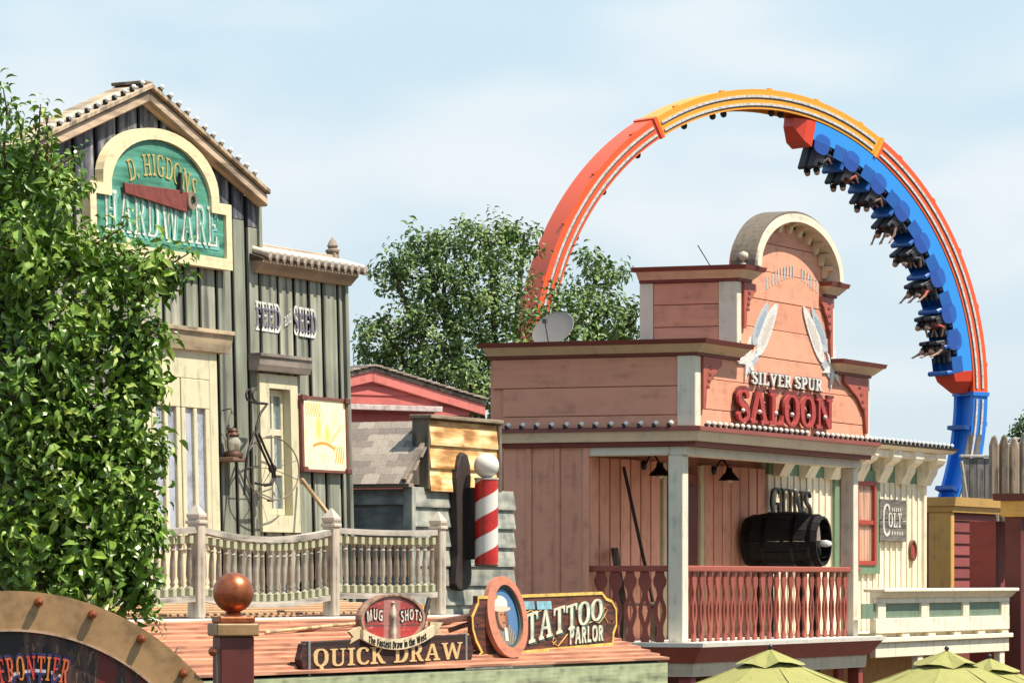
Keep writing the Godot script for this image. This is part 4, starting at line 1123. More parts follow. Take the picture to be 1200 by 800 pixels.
	barber_pole(f)

func randi_like(v: float) -> int: return int(fposmod(v * 37.0, 3.0))

func barber_pole(f: Frame) -> void:
	var n := 0.30
	var c := f.f(570, 661, n)
	var g := f.moved(c)
	var o := thing("barber_pole", "red and white striped barber pole with a white globe on a dark carved bracket", "barber pole", g.t)
	var h := g.f(570, 562).y
	var r := 13.5 / 5000.0 * 44.5
	part("cylinder", MB.new().lathe([Vector2(0, 0.0), Vector2(r, 0.0), Vector2(r, h), Vector2(0, h)], 28), mat(tone(236, 232, 226, 0.78), 0.35), o)
	var mb := MB.new()
	var rr := r + 0.002
	var pitch := 0.385
	var steps := 160
	for i in steps:
		var q := []
		for k in 2:
			var a := TAU * 4.0 * (i + k) / steps
			for w in [0.0, 0.195]:
				var y: float = a / TAU * pitch - 0.42 + w
				q.append(Vector3(cos(-a + 2.2) * rr, clampf(y, 0.001, h - 0.001), sin(-a + 2.2) * rr))
		if q[1].y - q[0].y > 0.002 or q[3].y - q[2].y > 0.002:
			var nn := []
			for p in q: nn.append(Vector3(p.x, 0, p.z).normalized())
			mb.tri3(q[0], q[1], q[2], nn[0], nn[1], nn[2])
			mb.tri3(q[1], q[3], q[2], nn[1], nn[3], nn[2])
	part("red_stripe", mb, plain(214, 48, 44, 0.35), o)
	part("top_cap", MB.new().lathe([Vector2(0, h + 0.001), Vector2(r + 0.008, h + 0.001), Vector2(r + 0.008, h + 0.02), Vector2(0, h + 0.02)], 24), plain(200, 196, 190), o)
	part("bottom_cap", MB.new().lathe([Vector2(0, -0.035), Vector2(r * 0.6, -0.035), Vector2(r + 0.006, -0.015), Vector2(r + 0.006, -0.001), Vector2(0, -0.001)], 24), mat(Color(0.32, 0.22, 0.12), 0.5), o)
	part("globe", MB.new().ball(Vector3(0, h + 0.02 + 0.125, 0), 0.132, 24), mat(tone(240, 236, 228, 0.78), 0.3), o)
	# bracket board on the wall
	var black := mat(tone(58, 42, 38), 0.7, "grain", Vector3(0.9, 0.9, 0.9), false, 0.3)
	var pts := PackedVector2Array()
	for v in [[535, 690], [532, 684], [533, 672], [535, 650], [534, 600], [533, 560], [535, 545], [538, 534], [542, 530], [546, 533], [549, 545], [550, 560], [548, 600], [550, 650], [551, 672], [550, 684], [546, 690], [541, 692]]: pts.append(g.f2(v[0], v[1], -0.22))
	part("bracket_board", MB.new().prism(pts, -n + 0.025, -n + 0.10, Transform3D.IDENTITY, 0.008), black, o)
	part("bracket_plate", MB.new().span(Vector3(-0.06, 0.05, -n + 0.03), Vector3(-0.02, h - 0.08, -0.08), 0.006), black, o)
	part("bracket_arm", MB.new().span(Vector3(-0.058, 0.12, -0.30), Vector3(0.03, 0.17, -r * 0.8)).span(Vector3(-0.058, h - 0.2, -0.30), Vector3(0.03, h - 0.15, -r * 0.8)), black, o)

# ---------------------------------------------------------------- the saloon
var sa: Frame

func along_u(prof: PackedVector2Array, u0: float, u1: float, bev := 0.0) -> MB:
	return MB.new().prism(prof, 0, u1 - u0, Transform3D(Basis(Vector3(0, 0, 1), Vector3(0, 1, 0), Vector3(-1, 0, 0)), Vector3(u1, 0, 0)), bev)

# a slab over a plan rectangle whose sides lean from overhang o0 at the bottom to o1 at the top (street side and left side)
func flare(u0: float, u1: float, n0: float, n1: float, v0: float, v1: float, o0: float, o1: float, right := true) -> MB:
	var m := MB.new()
	var k := 1.0 if right else 0.0
	var a := [Vector3(u0 - o0, v0, n0), Vector3(u1 + o0 * k, v0, n0), Vector3(u1 + o0 * k, v0, n1 + o0), Vector3(u0 - o0, v0, n1 + o0)]
	var b := [Vector3(u0 - o1, v1, n0), Vector3(u1 + o1 * k, v1, n0), Vector3(u1 + o1 * k, v1, n1 + o1), Vector3(u0 - o1, v1, n1 + o1)]
	var c: Vector3 = (a[0] + b[2]) * 0.5
	m.face(a[0], a[1], a[2], a[3], c)
	m.face(b[0], b[1], b[2], b[3], c)
	for i in 4: m.face(a[i], a[(i + 1) % 4], b[(i + 1) % 4], b[i], c)
	return m

func cornice(o: Node3D, u0: float, u1: float, n0: float, n1: float, v: float, over: float, maroon: Material, cream: Material, right := true) -> void:
	part("cornice_lip", flare(u0, u1, n0, n1, v, v + 0.035, 0.03, 0.035, right), maroon, o)
	part("cornice_face", flare(u0, u1, n0, n1, v + 0.036, v + 0.13, 0.05, over * 0.8, right), cream, o)
	part("cornice_top", flare(u0, u1, n0 - 0.05, n1, v + 0.131, v + 0.185, over * 0.9, over, right), maroon, o)

var saloon_node: Node3D

func saloon() -> void:
	sa = Frame.make(812, 50.0, STREET_YAW)
	var o := thing("saloon", "pink two-storey wooden saloon with stepped false front, arched top and porch", "building", sa.t)
	saloon_node = o
	var pinks := []
	for k in 4: pinks.append(mat(tone(238 - 4 * k, 168 - 4 * k, 138 - 4 * k, 0.8), 0.75, "brush", Vector3(0.55, 0.55, 0.55), true, 0.2, {"uv1_offset": Vector3(0.23 * k, 0.31 * k, 0)}))
	var ups := []
	for k in 3: ups.append(mat(tone(238 - 4 * k, 168 - 4 * k, 138 - 4 * k, 0.8), 0.75, "brush", Vector3(0.55, 0.55, 0.55), false, 0.2, {"uv1_offset": Vector3(0.23 * k, 0.31 * k, 0)}))
	var sides := []
	for k in 3: sides.append(mat(tone(238 - 4 * k, 168 - 4 * k, 138 - 4 * k, 0.8), 0.75, "brush", Vector3(0.55, 0.55, 0.55), true, 0.2, {"uv1_offset": Vector3(0.23 * k, 0.31 * k, 0)}))
	var maroon := paint(128, 60, 50, false, 0.85)
	var cream := paint(238, 212, 178, false, 0.86)
	var trim := paint(236, 226, 204, true, 0.8)
	var w := 6.36
	# cores
	part("upper_wall", MB.new().span(Vector3(0.03, 5.2, -2.6), Vector3(w - 0.05, 6.25, -0.02)), ups[2], o)
	part("upper_block", MB.new().span(Vector3(1.46, 6.25, -1.2), Vector3(4.9, 7.2, -0.02)), ups[2], o)
	part("room_wall", MB.new().span(Vector3(0.04, 0, -3.4), Vector3(6.2, 5.2, -1.46)), ups[2], o)
	part("main_roof", MB.new().span(Vector3(0.0, 6.251, -2.65), Vector3(w - 0.05, 6.29, -1.2)), mat(Color(0.2, 0.19, 0.18), 0.95, "blot", Vector3(1, 1, 1)), o)
	# boards of the side band
	var rows := [5.40, 5.545, 5.885, 6.235]
	for i in 3: part("board", MB.new().span(Vector3(-0.012, rows[i] + 0.004, -2.42 - (0.14 if i == 2 else 0.0)), Vector3(0.028, rows[i + 1] - 0.004, -0.19), 0.006), sides[i], o)
	part("corner_board", MB.new().span(Vector3(-0.03, 5.41, -0.186), Vector3(0.15, 6.236, 0.045), 0.008), trim, o)
	# boards of the false front, cut to its stepped and arched outline
	var cx := 3.17
	var outline := PackedVector2Array([Vector2(0.152, 5.41), Vector2(w, 5.41), Vector2(w, 6.24), Vector2(4.95, 6.24), Vector2(4.95, 7.2), Vector2(cx + 1.45, 7.2)])
	for i in 25:
		var a := PI * i / 24
		outline.append(Vector2(cx + cos(a) * 1.45, 7.33 + sin(a) * 0.655))
	outline.append_array([Vector2(cx - 1.45, 7.2), Vector2(1.45, 7.2), Vector2(1.45, 6.24), Vector2(0.152, 6.24)])
	var vs := [5.41, 5.62, 5.98, 6.33, 6.68, 7.03, 7.38, 7.73, 8.1]
	for i in vs.size() - 1:
		for poly in Geometry2D.intersect_polygons(outline, rect(Vector2(-1, vs[i] + 0.004), Vector2(9, vs[i + 1] - 0.004))):
			part("front_board", MB.new().prism(poly, -0.015, 0.03 + 0.004 * (i % 2), Transform3D.IDENTITY, 0.004), pinks[[0, 2, 1, 0, 3, 1, 0, 2][i]], o)
	part("front_backing", MB.new().prism(MB.inset(outline, 0.02), -0.045, -0.016), ups[2], o)
	# side boards and corners of the upper block
	var r2 := [6.42, 6.66, 6.93, 7.2]
	for i in 3: part("board", MB.new().span(Vector3(1.40, r2[i] + 0.004, -1.04), Vector3(1.455, r2[i + 1] - 0.004, -0.20), 0.006), sides[i], o)
	part("corner_board", MB.new().span(Vector3(1.385, 6.42, -1.22), Vector3(1.47, 7.2, -1.045), 0.008), trim, o)
	part("corner_board", MB.new().span(Vector3(1.385, 6.42, -0.196), Vector3(1.53, 7.2, 0.045), 0.008), trim, o)
	part("corner_board", MB.new().span(Vector3(4.84, 6.42, -0.1), Vector3(4.97, 7.2, 0.045), 0.008), trim, o)
	part("corner_board", MB.new().span(Vector3(w - 0.10, 5.41, -0.2), Vector3(w + 0.02, 6.236, 0.045), 0.008), trim, o)
	# cornices
	cornice(o, 0.0, 1.43, -2.62, 0.035, 6.24, 0.22, maroon, cream, false)
	cornice(o, 4.98, w, -0.7, 0.035, 6.24, 0.20, maroon, cream)
	cornice(o, 1.40, 1.78, -1.22, 0.04, 7.2, 0.18, maroon, cream)
	cornice(o, 4.58, 4.96, -0.7, 0.04, 7.2, 0.17, maroon, cream)
	# the arch
	var av := 7.39
	var oa := ellipse(Vector2(cx, av), 1.60, 0.74, 36, 0, PI)
	var ia := ellipse(Vector2(cx, av), 1.46, 0.64, 36, 0, PI)
	var ta := ellipse(Vector2(cx, av), 1.63, 0.77, 36, 0, PI)
	part("arch", MB.new().ring(oa, ia, -0.1, 0.24, false), paint(240, 230, 206, false, 0.8), o)
	part("arch_roof", MB.new().ring(ta, ellipse(Vector2(cx, av), 1.602, 0.742, 36, 0, PI), -0.10, 0.215, false), mat(tone(120, 108, 94), 0.9, "blot", Vector3(2, 2, 2), false, 0.2), o)
	part("arch_back", MB.new().prism(ellipse(Vector2(cx, av - 0.02), 1.58, 0.72, 24, 0, PI), -0.14, -0.102), ups[2], o)
	for i in 11:
		var a := PI * (i + 0.9) / 12.0
		var p := Vector2(cx + cos(a) * 1.42, av + sin(a) * 0.615)
		part("arch_bracket", MB.new().prism(PackedVector2Array([Vector2(0.035, -0.11), Vector2(0.07, -0.10), Vector2(0.10, -0.02), Vector2(0.17, 0.0), Vector2(0.17, 0.045), Vector2(0.035, 0.045)]), -0.055, 0.055, Transform3D(Basis(Vector3(0, 0, 1), Vector3(0, 1, 0), Vector3(-1, 0, 0)), at3(p, 0.0))), cream, o)
	for q in [[Vector3(1.56, 7.385, 0.06), 1.0], [Vector3(4.83, 7.385, 0.06), 1.0]]:
		part("finial", MB.new().lathe([Vector2(0, 0), Vector2(0.055, 0.0), Vector2(0.045, 0.03), Vector2(0.022, 0.045), Vector2(0.022, 0.06), Vector2(0.05, 0.08), Vector2(0.065, 0.12), Vector2(0.05, 0.16), Vector2(0.0, 0.185)], 14, shift(q[0])), plain(206, 196, 176), o)
	# fretwork brackets below the cornices
	var fret := paint(182, 92, 76, true, 0.8)
	for b in [[0.17, 6.235, 0.62, 0.62, 1.0], [w - 0.12, 6.235, 0.95, 0.72, -1.0], [1.56, 7.195, 0.42, 0.55, 1.0], [4.83, 7.195, 0.42, 0.75, -1.0]]:
		var pts := PackedVector2Array([Vector2(0, 0), Vector2(0, -b[3])])
		for i in 9:
			var t := i / 8.0
			pts.append(Vector2(lerp(0.07, b[2], pow(t, 1.6)) + 0.02 * sin(t * 19.0), lerp(-b[3], -0.09, pow(t, 0.62))))
		pts.append(Vector2(b[2], 0))
		if b[4] < 0.0:
			for i in pts.size(): pts[i].x = -pts[i].x
		var br := part("bracket", MB.new().prism(pts, 0.036, 0.075, shift(Vector3(b[0], b[1], 0)), 0.006), fret, o)
		for k in 4:
			var t := 0.12 + k * 0.2
			part("fret_knob", MB.new().box(Vector3(b[0] + b[4] * lerp(0.09, b[2] * 0.42, 1.0 - t), b[1] - 0.08 - t * b[3] * 0.62, 0.077), Vector3(0.09, 0.035, 0.012), Transform3D.IDENTITY, 0.004), maroon, br)
	# awning: fascia, lip, beam and lamp bulbs
	part("awning_top", flare(0.0, w, -2.46, 0.0, 5.355, 5.405, 0.16, 0.15), maroon, o)
	part("awning_fascia", flare(0.0, w, -2.44, 0.0, 5.235, 5.354, 0.09, 0.13), cream, o)
	part("awning_lip", flare(0.0, w, -2.42, 0.0, 5.18, 5.234, 0.05, 0.06), maroon, o)
	part("porch_beam", MB.new().span(Vector3(0.0, 5.07, -0.30), Vector3(w + 0.02, 5.179, -0.08), 0.008), paint(232, 222, 200, false, 0.8), o)
	part("porch_beam", MB.new().span(Vector3(0.0, 5.072, -1.42), Vector3(0.17, 5.178, -0.301), 0.008), paint(232, 222, 200, false, 0.8), o)
	bulbs(o, Vector3(-0.13, 5.445, -2.4), Vector3(-0.13, 5.445, 0.05), 13, 0.9)
	bulbs(o, Vector3(0.05, 5.445, 0.13), Vector3(w + 0.1, 5.445, 0.13), 33, 0.85)
	saloon_front_art(o)
	# dish and aerial on the roof
	var dp := sa.f(648, 386, -1.9)
	var dish := thing("satellite_dish", "round grey satellite dish behind the saloon cornice", "dish", sa.t * shift(Vector3(dp.x, 6.292, -1.9)))
	var dc := Vector3(0, dp.y - 6.292, 0)
	var face := Basis(Vector3.UP, deg_to_rad(-66.7 - 30.0)) * Basis(Vector3.RIGHT, deg_to_rad(52.0))
	part("bowl", MB.new().lathe([Vector2(0, -0.012), Vector2(0.12, -0.008), Vector2(0.2, 0.0), Vector2(0.232, 0.01), Vector2(0.238, 0.004), Vector2(0.2, -0.015), Vector2(0.0, -0.028)], 32, Transform3D(face.scaled(Vector3.ONE * 1.15), dc)), mat(tone(118, 116, 113), 0.8), dish)
	part("feed_arm", MB.new().tube([dc + face * Vector3(0, -0.02, 0.2), dc + face * Vector3(0, 0.2, 0.06)], 0.008, 5).box(dc + face * Vector3(0, 0.21, 0.05), Vector3(0.05, 0.05, 0.05)), mat(Color(0.3, 0.3, 0.3), 0.5), dish)
	part("mast", MB.new().tube([Vector3(0, 0, -0.1), Vector3(0, dc.y - 0.05, -0.08)], 0.02, 8), mat(Color(0.4, 0.4, 0.4), 0.5), dish)
	var ar := sa.f(838, 318, -0.7); var ar2 := sa.f(818, 285, -0.7)
	var aer := thing("aerial", "thin leaning wire aerial on top of the saloon", "aerial", sa.t * shift(Vector3(ar.x, 7.386, -0.7)))
	part("rod", MB.new().tube([Vector3.ZERO, Vector3(ar2.x - ar.x, ar2.y - ar.y, 0)], 0.007, 5), mat(Color(0.16, 0.16, 0.17), 0.5), aer)
	part("foot", MB.new().box(Vector3(0, 0.01, 0), Vector3(0.08, 0.02, 0.08)), mat(Color(0.16, 0.16, 0.17), 0.5), aer)

func saloon_front_art(o: Node3D) -> void:
	var red := mat(tone(200, 74, 70, 0.62), 0.7, "brush", Vector3(1, 1, 1))
	var dark := mat(tone(110, 44, 40), 0.6)
	var white := mat(tone(240, 238, 232), 0.5, "blot", Vector3(3, 3, 3))
	var worn := mat(tone(222, 206, 190), 0.7, "blot", Vector3(6, 6, 6))
	var steel := mat(tone(196, 204, 212), 0.5, "blot", Vector3(4, 4, 4))
	letters(o, "SALOON", sa.f(859.5, 493, 0.06), sa.f(974, 502.5, 0.06), 0.42, 0.42, 0.04, dark, serif, 0.0, -0.14, "letter_back")
	letters(o, "SALOON", sa.f(861.5, 494, 0.10), sa.f(974, 503.5, 0.10), 0.385, 0.385, 0.035, red, serif, 0.0, -0.06)
	for i in 6:
		var p := sa.f(lerp(871.0, 967.0, i / 5.0), lerp(481.0, 489.0, i / 5.0), 0.137)
		part("letter_stud", MB.new().ball(p, 0.03, 8, Transform3D.IDENTITY), white, o)
	letters(o, "SILVER SPUR", sa.f(879, 450.5, 0.045), sa.f(963, 459.5, 0.045), 0.17, 0.17, 0.02, mat(tone(130, 110, 104), 0.6), serif, 0.0, -0.12, "letter_back")
	letters(o, "SILVER SPUR", sa.f(880, 449.5, 0.066), sa.f(963, 458.5, 0.066), 0.15, 0.15, 0.02, white, serif, 0.0, -0.02)
	# a worn, unreadable line of strokes curved below the arch
	for i in 18:
		var t := i / 17.0
		if t > 0.58 and t < 0.70: continue
		var x: float = lerp(899.0, 957.0, t)
		var y: float = 335.0 - 16.0 * sin(PI * clampf(t * 0.86 + 0.05, 0, 1)) + 14.0 * maxf(0.0, t - 0.6)
		var p := sa.f(x, y, 0.036)
		part("worn_stroke", MB.new().bar(p + Vector3(0, -0.07, 0), p + Vector3(0.03 * (t - 0.4), 0.08, 0), 0.045, 0.006, Vector3.BACK), worn if i % 3 else steel, o)
	# the pair of spurs
	for sgn in [-1.0, 1.0]:
		var c := sa.f2(926.0, 400, 0.04)
		var P := func(dx: float, y: float) -> Vector2: return sa.f2(926.0 + sgn * dx, y + 0.11 * sgn * dx, 0.04)
		for loop in [[25.0, 358.0, 44.0, 408.0, 0.11, steel], [15.0, 358.0, 39.0, 419.0, 0.13, white]]:
			var a: Vector2 = P.call(loop[0], loop[1]); var b: Vector2 = P.call(loop[2], loop[3])
			var d := (b - a); var nn := Vector2(-d.y, d.x).normalized()
			var poly := PackedVector2Array()
			for i in 20:
				var ang := TAU * i / 20
				poly.append((a + b) * 0.5 + d * 0.5 * cos(ang) + nn * loop[4] * sin(ang) * (1.0 + 0.25 * cos(ang)))
			part("spur_band", MB.new().prism(poly, 0.036, 0.044 if loop[5] == steel else 0.05), loop[5], o)
			var inner := PackedVector2Array()
			for p in poly: inner.append((a + b) * 0.5 + (p - (a + b) * 0.5) * 0.6)
			part("spur_shade", MB.new().prism(inner, 0.0, 0.046 if loop[5] == steel else 0.052), mat(tone(168, 182, 198), 0.5, "blot", Vector3(5, 5, 5)) if loop[5] == steel else mat(tone(226, 214, 204), 0.5, "blot", Vector3(5, 5, 5)), o)
		var s0: Vector2 = P.call(38.0, 418.0); var s1: Vector2 = P.call(50.0, 438.0)
		var w := (s1 - s0).orthogonal().normalized() * 0.07
		part("spur_shank", MB.new().prism(PackedVector2Array([s0 + w, s1 + w, s1 - w, s0 - w]), 0.034, 0.048), steel, o)
		var sc: Vector2 = P.call(50.0, 426.0)
		var star := PackedVector2Array()
		for i in 12:
			var ang := TAU * i / 12 + 0.25
			var rr := 0.42 if i % 2 == 0 else 0.14
			star.append(sc + Vector2(cos(ang) * rr * 0.95, sin(ang) * rr * 0.70))
		part("spur_star", MB.new().prism(star, 0.034, 0.055, Transform3D.IDENTITY), white, o)

func saloon_porch() -> void:
	var o := saloon_node
	var w := 6.36
	var wallm := []
	for k in 3: wallm.append(mat(tone(238 - 4 * k, 168 - 4 * k, 138 - 4 * k, 0.8), 0.75, "brush", Vector3(0.6, 0.6, 0.6), false, 0.2, {"uv1_offset": Vector3(0.27 * k, 0.11 * k, 0)}))
	var trim := paint(236, 226, 204, true, 0.8)
	var maroon := paint(150, 66, 54, false, 0.85)
	var fl := 2.87
	# side wall, boards and battens (facing back along the street)
	for i in 3:
		var n0 := -2.42 + i * 0.365
		part("plank", MB.new().span(Vector3(0.0, fl, n0 + 0.004), Vector3(0.038, 5.18, n0 + 0.361), 0.004), wallm[i], o)
		part("batten", MB.new().span(Vector3(-0.02, fl, n0 + 0.30), Vector3(-0.001, 5.178, n0 + 0.37), 0.006), wallm[(i + 1) % 3], o)
	part("batten", MB.new().span(Vector3(-0.021, fl, -1.37), Vector3(-0.002, 5.178, -1.31), 0.006), wallm[0], o)
	# recessed wall of upright planks, with the door
	var us := []
	for i in 8: us.append(0.05 + i * 0.335)
	for i in 7: part("plank", MB.new().span(Vector3(us[i] + 0.026, fl, -1.37), Vector3(us[i + 1] - 0.026, 5.07, -1.335), 0.006), wallm[i % 3], o)
	for i in 7: part("plank", MB.new().span(Vector3(3.93 + i * 0.325 + 0.026, fl, -1.37), Vector3(3.93 + (i + 1) * 0.325 - 0.026, 5.07, -1.335), 0.006), wallm[(i + 1) % 3], o)
	var door := part("door", MB.new().span(Vector3(2.55, fl, -1.366), Vector3(3.72, 4.95, -1.345), 0.006), mat(tone(150, 70, 56, 0.7), 0.6, "brush", Vector3(0.8, 0.8, 0.8)), o)
	for k in 2: part("door_panel", MB.new().span(Vector3(2.65 + k * 0.55, fl + 0.9, -1.344), Vector3(3.07 + k * 0.55, 4.8, -1.325), 0.012), mat(tone(110, 46, 40, 0.7), 0.6), door)
	part("door_frame", MB.new().span(Vector3(2.43, fl, -1.366), Vector3(2.545, 5.06, -1.31), 0.006).span(Vector3(3.725, fl, -1.366), Vector3(3.86, 5.06, -1.31), 0.006), paint(214, 196, 158), o)
	# posts
	for u in [0.0, 6.24]: part("post", MB.new().span(Vector3(u, fl, -0.31), Vector3(u + 0.185, 5.07, -0.125), 0.01), trim, o)
	# floor ledge and its mouldings
	part("floor_ledge", flare(0.0, w, -1.36, 0.0, fl - 0.05, fl, 0.20, 0.21), paint(240, 234, 222, false, 0.85), o)
	part("floor_moulding", flare(0.0, w, -2.5, 0.0, fl - 0.24, fl - 0.051, 0.03, 0.18), paint(176, 92, 76, false, 0.8), o)
	part("floor_band", flare(0.0, w, -2.5, 0.0, fl - 0.40, fl - 0.241, 0.0, 0.01), paint(214, 198, 172, false, 0.8), o)
	part("lower_wall", MB.new().span(Vector3(0.1, 0, -1.36), Vector3(w - 0.1, fl - 0.41, -0.6)), mat(tone(110, 50, 42, 0.8), 0.8, "brush", Vector3(0.6, 0.6, 0.6)), o)
	for u in [0.05, 2.1, 4.2, 6.2]: part("lower_post", MB.new().span(Vector3(u, 0, -0.2), Vector3(u + 0.16, fl - 0.41, -0.04), 0.01), paint(150, 66, 54), o)
	part("balcony_wall", MB.new().span(Vector3(0.03, 0, -3.38), Vector3(0.039, fl, -1.36)), wallm[2], o)
	# railings with sawn balusters
	var ra := thing("porch_railing", "red-brown saloon porch railing with flat sawn vase-shaped balusters", "railing", sa.t * shift(Vector3(0, fl + 0.001, 0)))
	var lay := [[0.0, 0.045, 0.0], [0.05, 0.06, 0.0], [0.10, 0.035, 0.0], [0.17, 0.03, 0.0], [0.22, 0.05, 0.0], [0.30, 0.075, 0.025], [0.37, 0.08, 0.04], [0.44, 0.07, 0.025], [0.50, 0.045, 0.0], [0.56, 0.028, 0.0], [0.62, 0.04, 0.0], [0.68, 0.075, 0.0], [0.74, 0.082, 0.0], [0.79, 0.055, 0.0], [0.84, 0.05, 0.0]]
	var bal := MB.new()
	for sgn in [-1.0, 1.0]:
		var p := PackedVector2Array()
		for l in lay: p.append(Vector2(l[1] * sgn, l[0]))
		for i in range(lay.size() - 1, -1, -1):
			if i == 0 or i == lay.size() - 1 or lay[i][2] > 0.0 or lay[i - 1][2] > 0.0 or lay[i + 1][2] > 0.0: p.append(Vector2(lay[i][2] * sgn, lay[i][0]))
		bal.prism(p, -0.014, 0.014)
	var bm := bal.done()
	var reds := [mat(tone(186, 92, 74, 0.52), 0.6, "brush", Vector3(1, 1, 1)), mat(tone(176, 86, 70, 0.52), 0.6, "brush", Vector3(1, 1, 1)), mat(tone(194, 100, 80, 0.52), 0.6, "brush", Vector3(1, 1, 1))]
	for i in 23: part("baluster", bm, reds[(i * 5) % 3], ra, shift(Vector3(lerp(0.32, 6.12, i / 22.0), 0, -0.21)))
	for i in 5: part("baluster", bm, reds[i % 3], ra, Transform3D(Basis(Vector3.UP, PI / 2), Vector3(0.09, 0, lerp(-1.2, -0.45, i / 4.0))))
	var rail := paint(194, 100, 80, false, 0.56)
	part("top_rail", MB.new().span(Vector3(0.19, 0.835, -0.275), Vector3(6.235, 0.905, -0.155), 0.012), rail, ra)
	part("top_rail", MB.new().span(Vector3(0.04, 0.835, -1.33), Vector3(0.15, 0.905, -0.315), 0.012), rail, ra)
	part("top_rail", MB.new().span(Vector3(6.43, 0.835, -0.275), Vector3(6.62, 0.905, -0.155), 0.012), rail, ra)
	# wall lamps
	for l in [[768.0, 0, "dark barn-style wall lamp on the saloon wall beside the corner post"], [850.0, 1, "dark barn-style wall lamp on the saloon wall beyond the door"]]:
		var lp := sa.f(l[0] - 14.0, 545 if l[1] == 0 else 551, -1.33)
		var la := thing("wall_lamp", l[2], "lamp", sa.t * shift(Vector3(lp.x, lp.y, -1.332)))
		var iron := mat(Color(0.05, 0.05, 0.06), 0.5, "", Vector3.ONE, false, 0.0, {"metallic": 0.4})
		part("back_plate", MB.new().lathe([Vector2(0, 0), Vector2(0.06, 0.0), Vector2(0.055, 0.03), Vector2(0, 0.035)], 14, Transform3D(Basis(Vector3.RIGHT, PI / 2), Vector3.ZERO)), iron, la)
		var neck := []
		for i in 9: neck.append(Vector3(0, 0.13 * sin(PI * i / 8), 0.03 + 0.19 * i / 8.0))
		part("gooseneck", MB.new().tube(neck, 0.011, 6), iron, la)
		part("shade", MB.new().lathe([Vector2(0.14, -0.11), Vector2(0.135, -0.10), Vector2(0.045, 0.0), Vector2(0.04, 0.05), Vector2(0, 0.06)], 18, shift(Vector3(0, -0.02, 0.22))), iron, la)
		part("bulb", MB.new().ball(Vector3(0, -0.12, 0.22), 0.045, 10), plain(210, 196, 176, 0.3), la)
	# things on the porch
	var st := sa.f(731, 547, -1.28); var sb := Vector3(sa.f(775, 664, -0.75).x, fl + 0.001, -0.75)
	var stick := thing("leaning_stick", "long dark stick leaning on the recessed saloon wall", "stick", sa.t * shift(sb))
	part("stick", MB.new().tube([Vector3(0, 0.02, 0), Vector3(st.x - sb.x, st.y - sb.y, st.z - sb.z)], 0.022, 7), wood(60, 46, 40), stick)
	var ch := thing("wooden_chair", "old grey wooden chair on the saloon porch behind the railing", "chair", sa.t * Transform3D(Basis(Vector3.UP, 0.5), Vector3(0.62, fl + 0.001, -0.92)))
	var old := wood(120, 104, 90)
	part("seat", MB.new().box(Vector3(0, 0.45, 0), Vector3(0.42, 0.04, 0.42), Transform3D.IDENTITY, 0.01), old, ch)
	for sx in [-1.0, 1.0]:
		part("leg", MB.new().bar(Vector3(sx * 0.18, 0, 0.18), Vector3(sx * 0.18, 0.43, 0.18), 0.04, 0.04), old, ch)
		part("leg", MB.new().bar(Vector3(sx * 0.18, 0, -0.2), Vector3(sx * 0.18, 0.43, -0.18), 0.04, 0.04), old, ch)
		part("back_post", MB.new().bar(Vector3(sx * 0.19, 0.43, -0.19), Vector3(sx * 0.19, 1.12, -0.30), 0.04, 0.045), old, ch)
	for k in 3: part("back_slat", MB.new().box(Vector3(0, 0.68 + k * 0.19, -0.232 - k * 0.03), Vector3(0.34, 0.09, 0.02), Transform3D.IDENTITY, 0.004), old, ch)
	# the black cask on its stand
	var cu := sa.f(973, 633, -0.15).x
	var cv := sa.f(973, 634, -0.15).y
	var cask := thing("wooden_cask", "big blackened cask lying on a stand behind the saloon porch railing", "barrel", sa.t * shift(Vector3(cu, fl + 0.001, -0.75)))
	var hy := cv - fl
	var lie := Transform3D(Basis(Vector3.RIGHT, PI / 2), Vector3(0, hy, 0))
	var black := mat(Color(0.09, 0.085, 0.08), 0.95, "grain", Vector3(1.2, 1.2, 1.2), false, 0.4)
	for i in 16:
		var a := TAU * i / 16
		var mb := MB.new()
		var prev := []
		for k in 7:
			var y: float = lerp(-0.52, 0.52, k / 6.0)
			var r := 0.385 - 0.065 * pow(y / 0.52, 2.0)
			var row := []
			for t in [a + 0.012, a + TAU / 16 - 0.012]: row.append(Vector3(cos(t) * r, y, sin(t) * r))
			for t in [a + 0.012, a + TAU / 16 - 0.012]: row.append(Vector3(cos(t) * (r - 0.03), y, sin(t) * (r - 0.03)))
			if k > 0:
				mb.face(prev[0], prev[1], row[1], row[0], Vector3.ZERO)
				mb.face(prev[0], prev[2], row[2], row[0], Vector3(cos(a + 0.2), 0, sin(a + 0.2)) * 0.37 + Vector3(0, y, 0))
				mb.face(prev[1], prev[3], row[3], row[1], Vector3(cos(a + 0.2), 0, sin(a + 0.2)) * 0.37 + Vector3(0, y, 0))
			if k == 0 or k == 6: mb.face(row[0], row[1], row[3], row[2], Vector3.ZERO)
			prev = row
		part("stave", mb, black, cask, lie)
	for y in [-0.42, -0.2, 0.2, 0.42]:
		var r := 0.388 - 0.065 * pow(y / 0.52, 2.0)
		part("hoop", MB.new().ring(ellipse(Vector2.ZERO, r + 0.006, r + 0.006, 28), ellipse(Vector2.ZERO, r - 0.002, r - 0.002, 28), -0.025, 0.025), mat(Color(0.04, 0.04, 0.045), 0.45, "", Vector3.ONE, false, 0.0, {"metallic": 0.5}), cask, shift(Vector3(0, hy, y)))
	part("head_board", MB.new().prism(ellipse(Vector2.ZERO, 0.30, 0.30, 28), -0.47, -0.44, shift(Vector3(0, hy, 0))), black, cask)
	part("head_board", MB.new().prism(ellipse(Vector2.ZERO, 0.30, 0.30, 28), 0.36, 0.39, shift(Vector3(0, hy, 0))), black, cask)
	var pale := plain(240, 238, 234, 0.4)
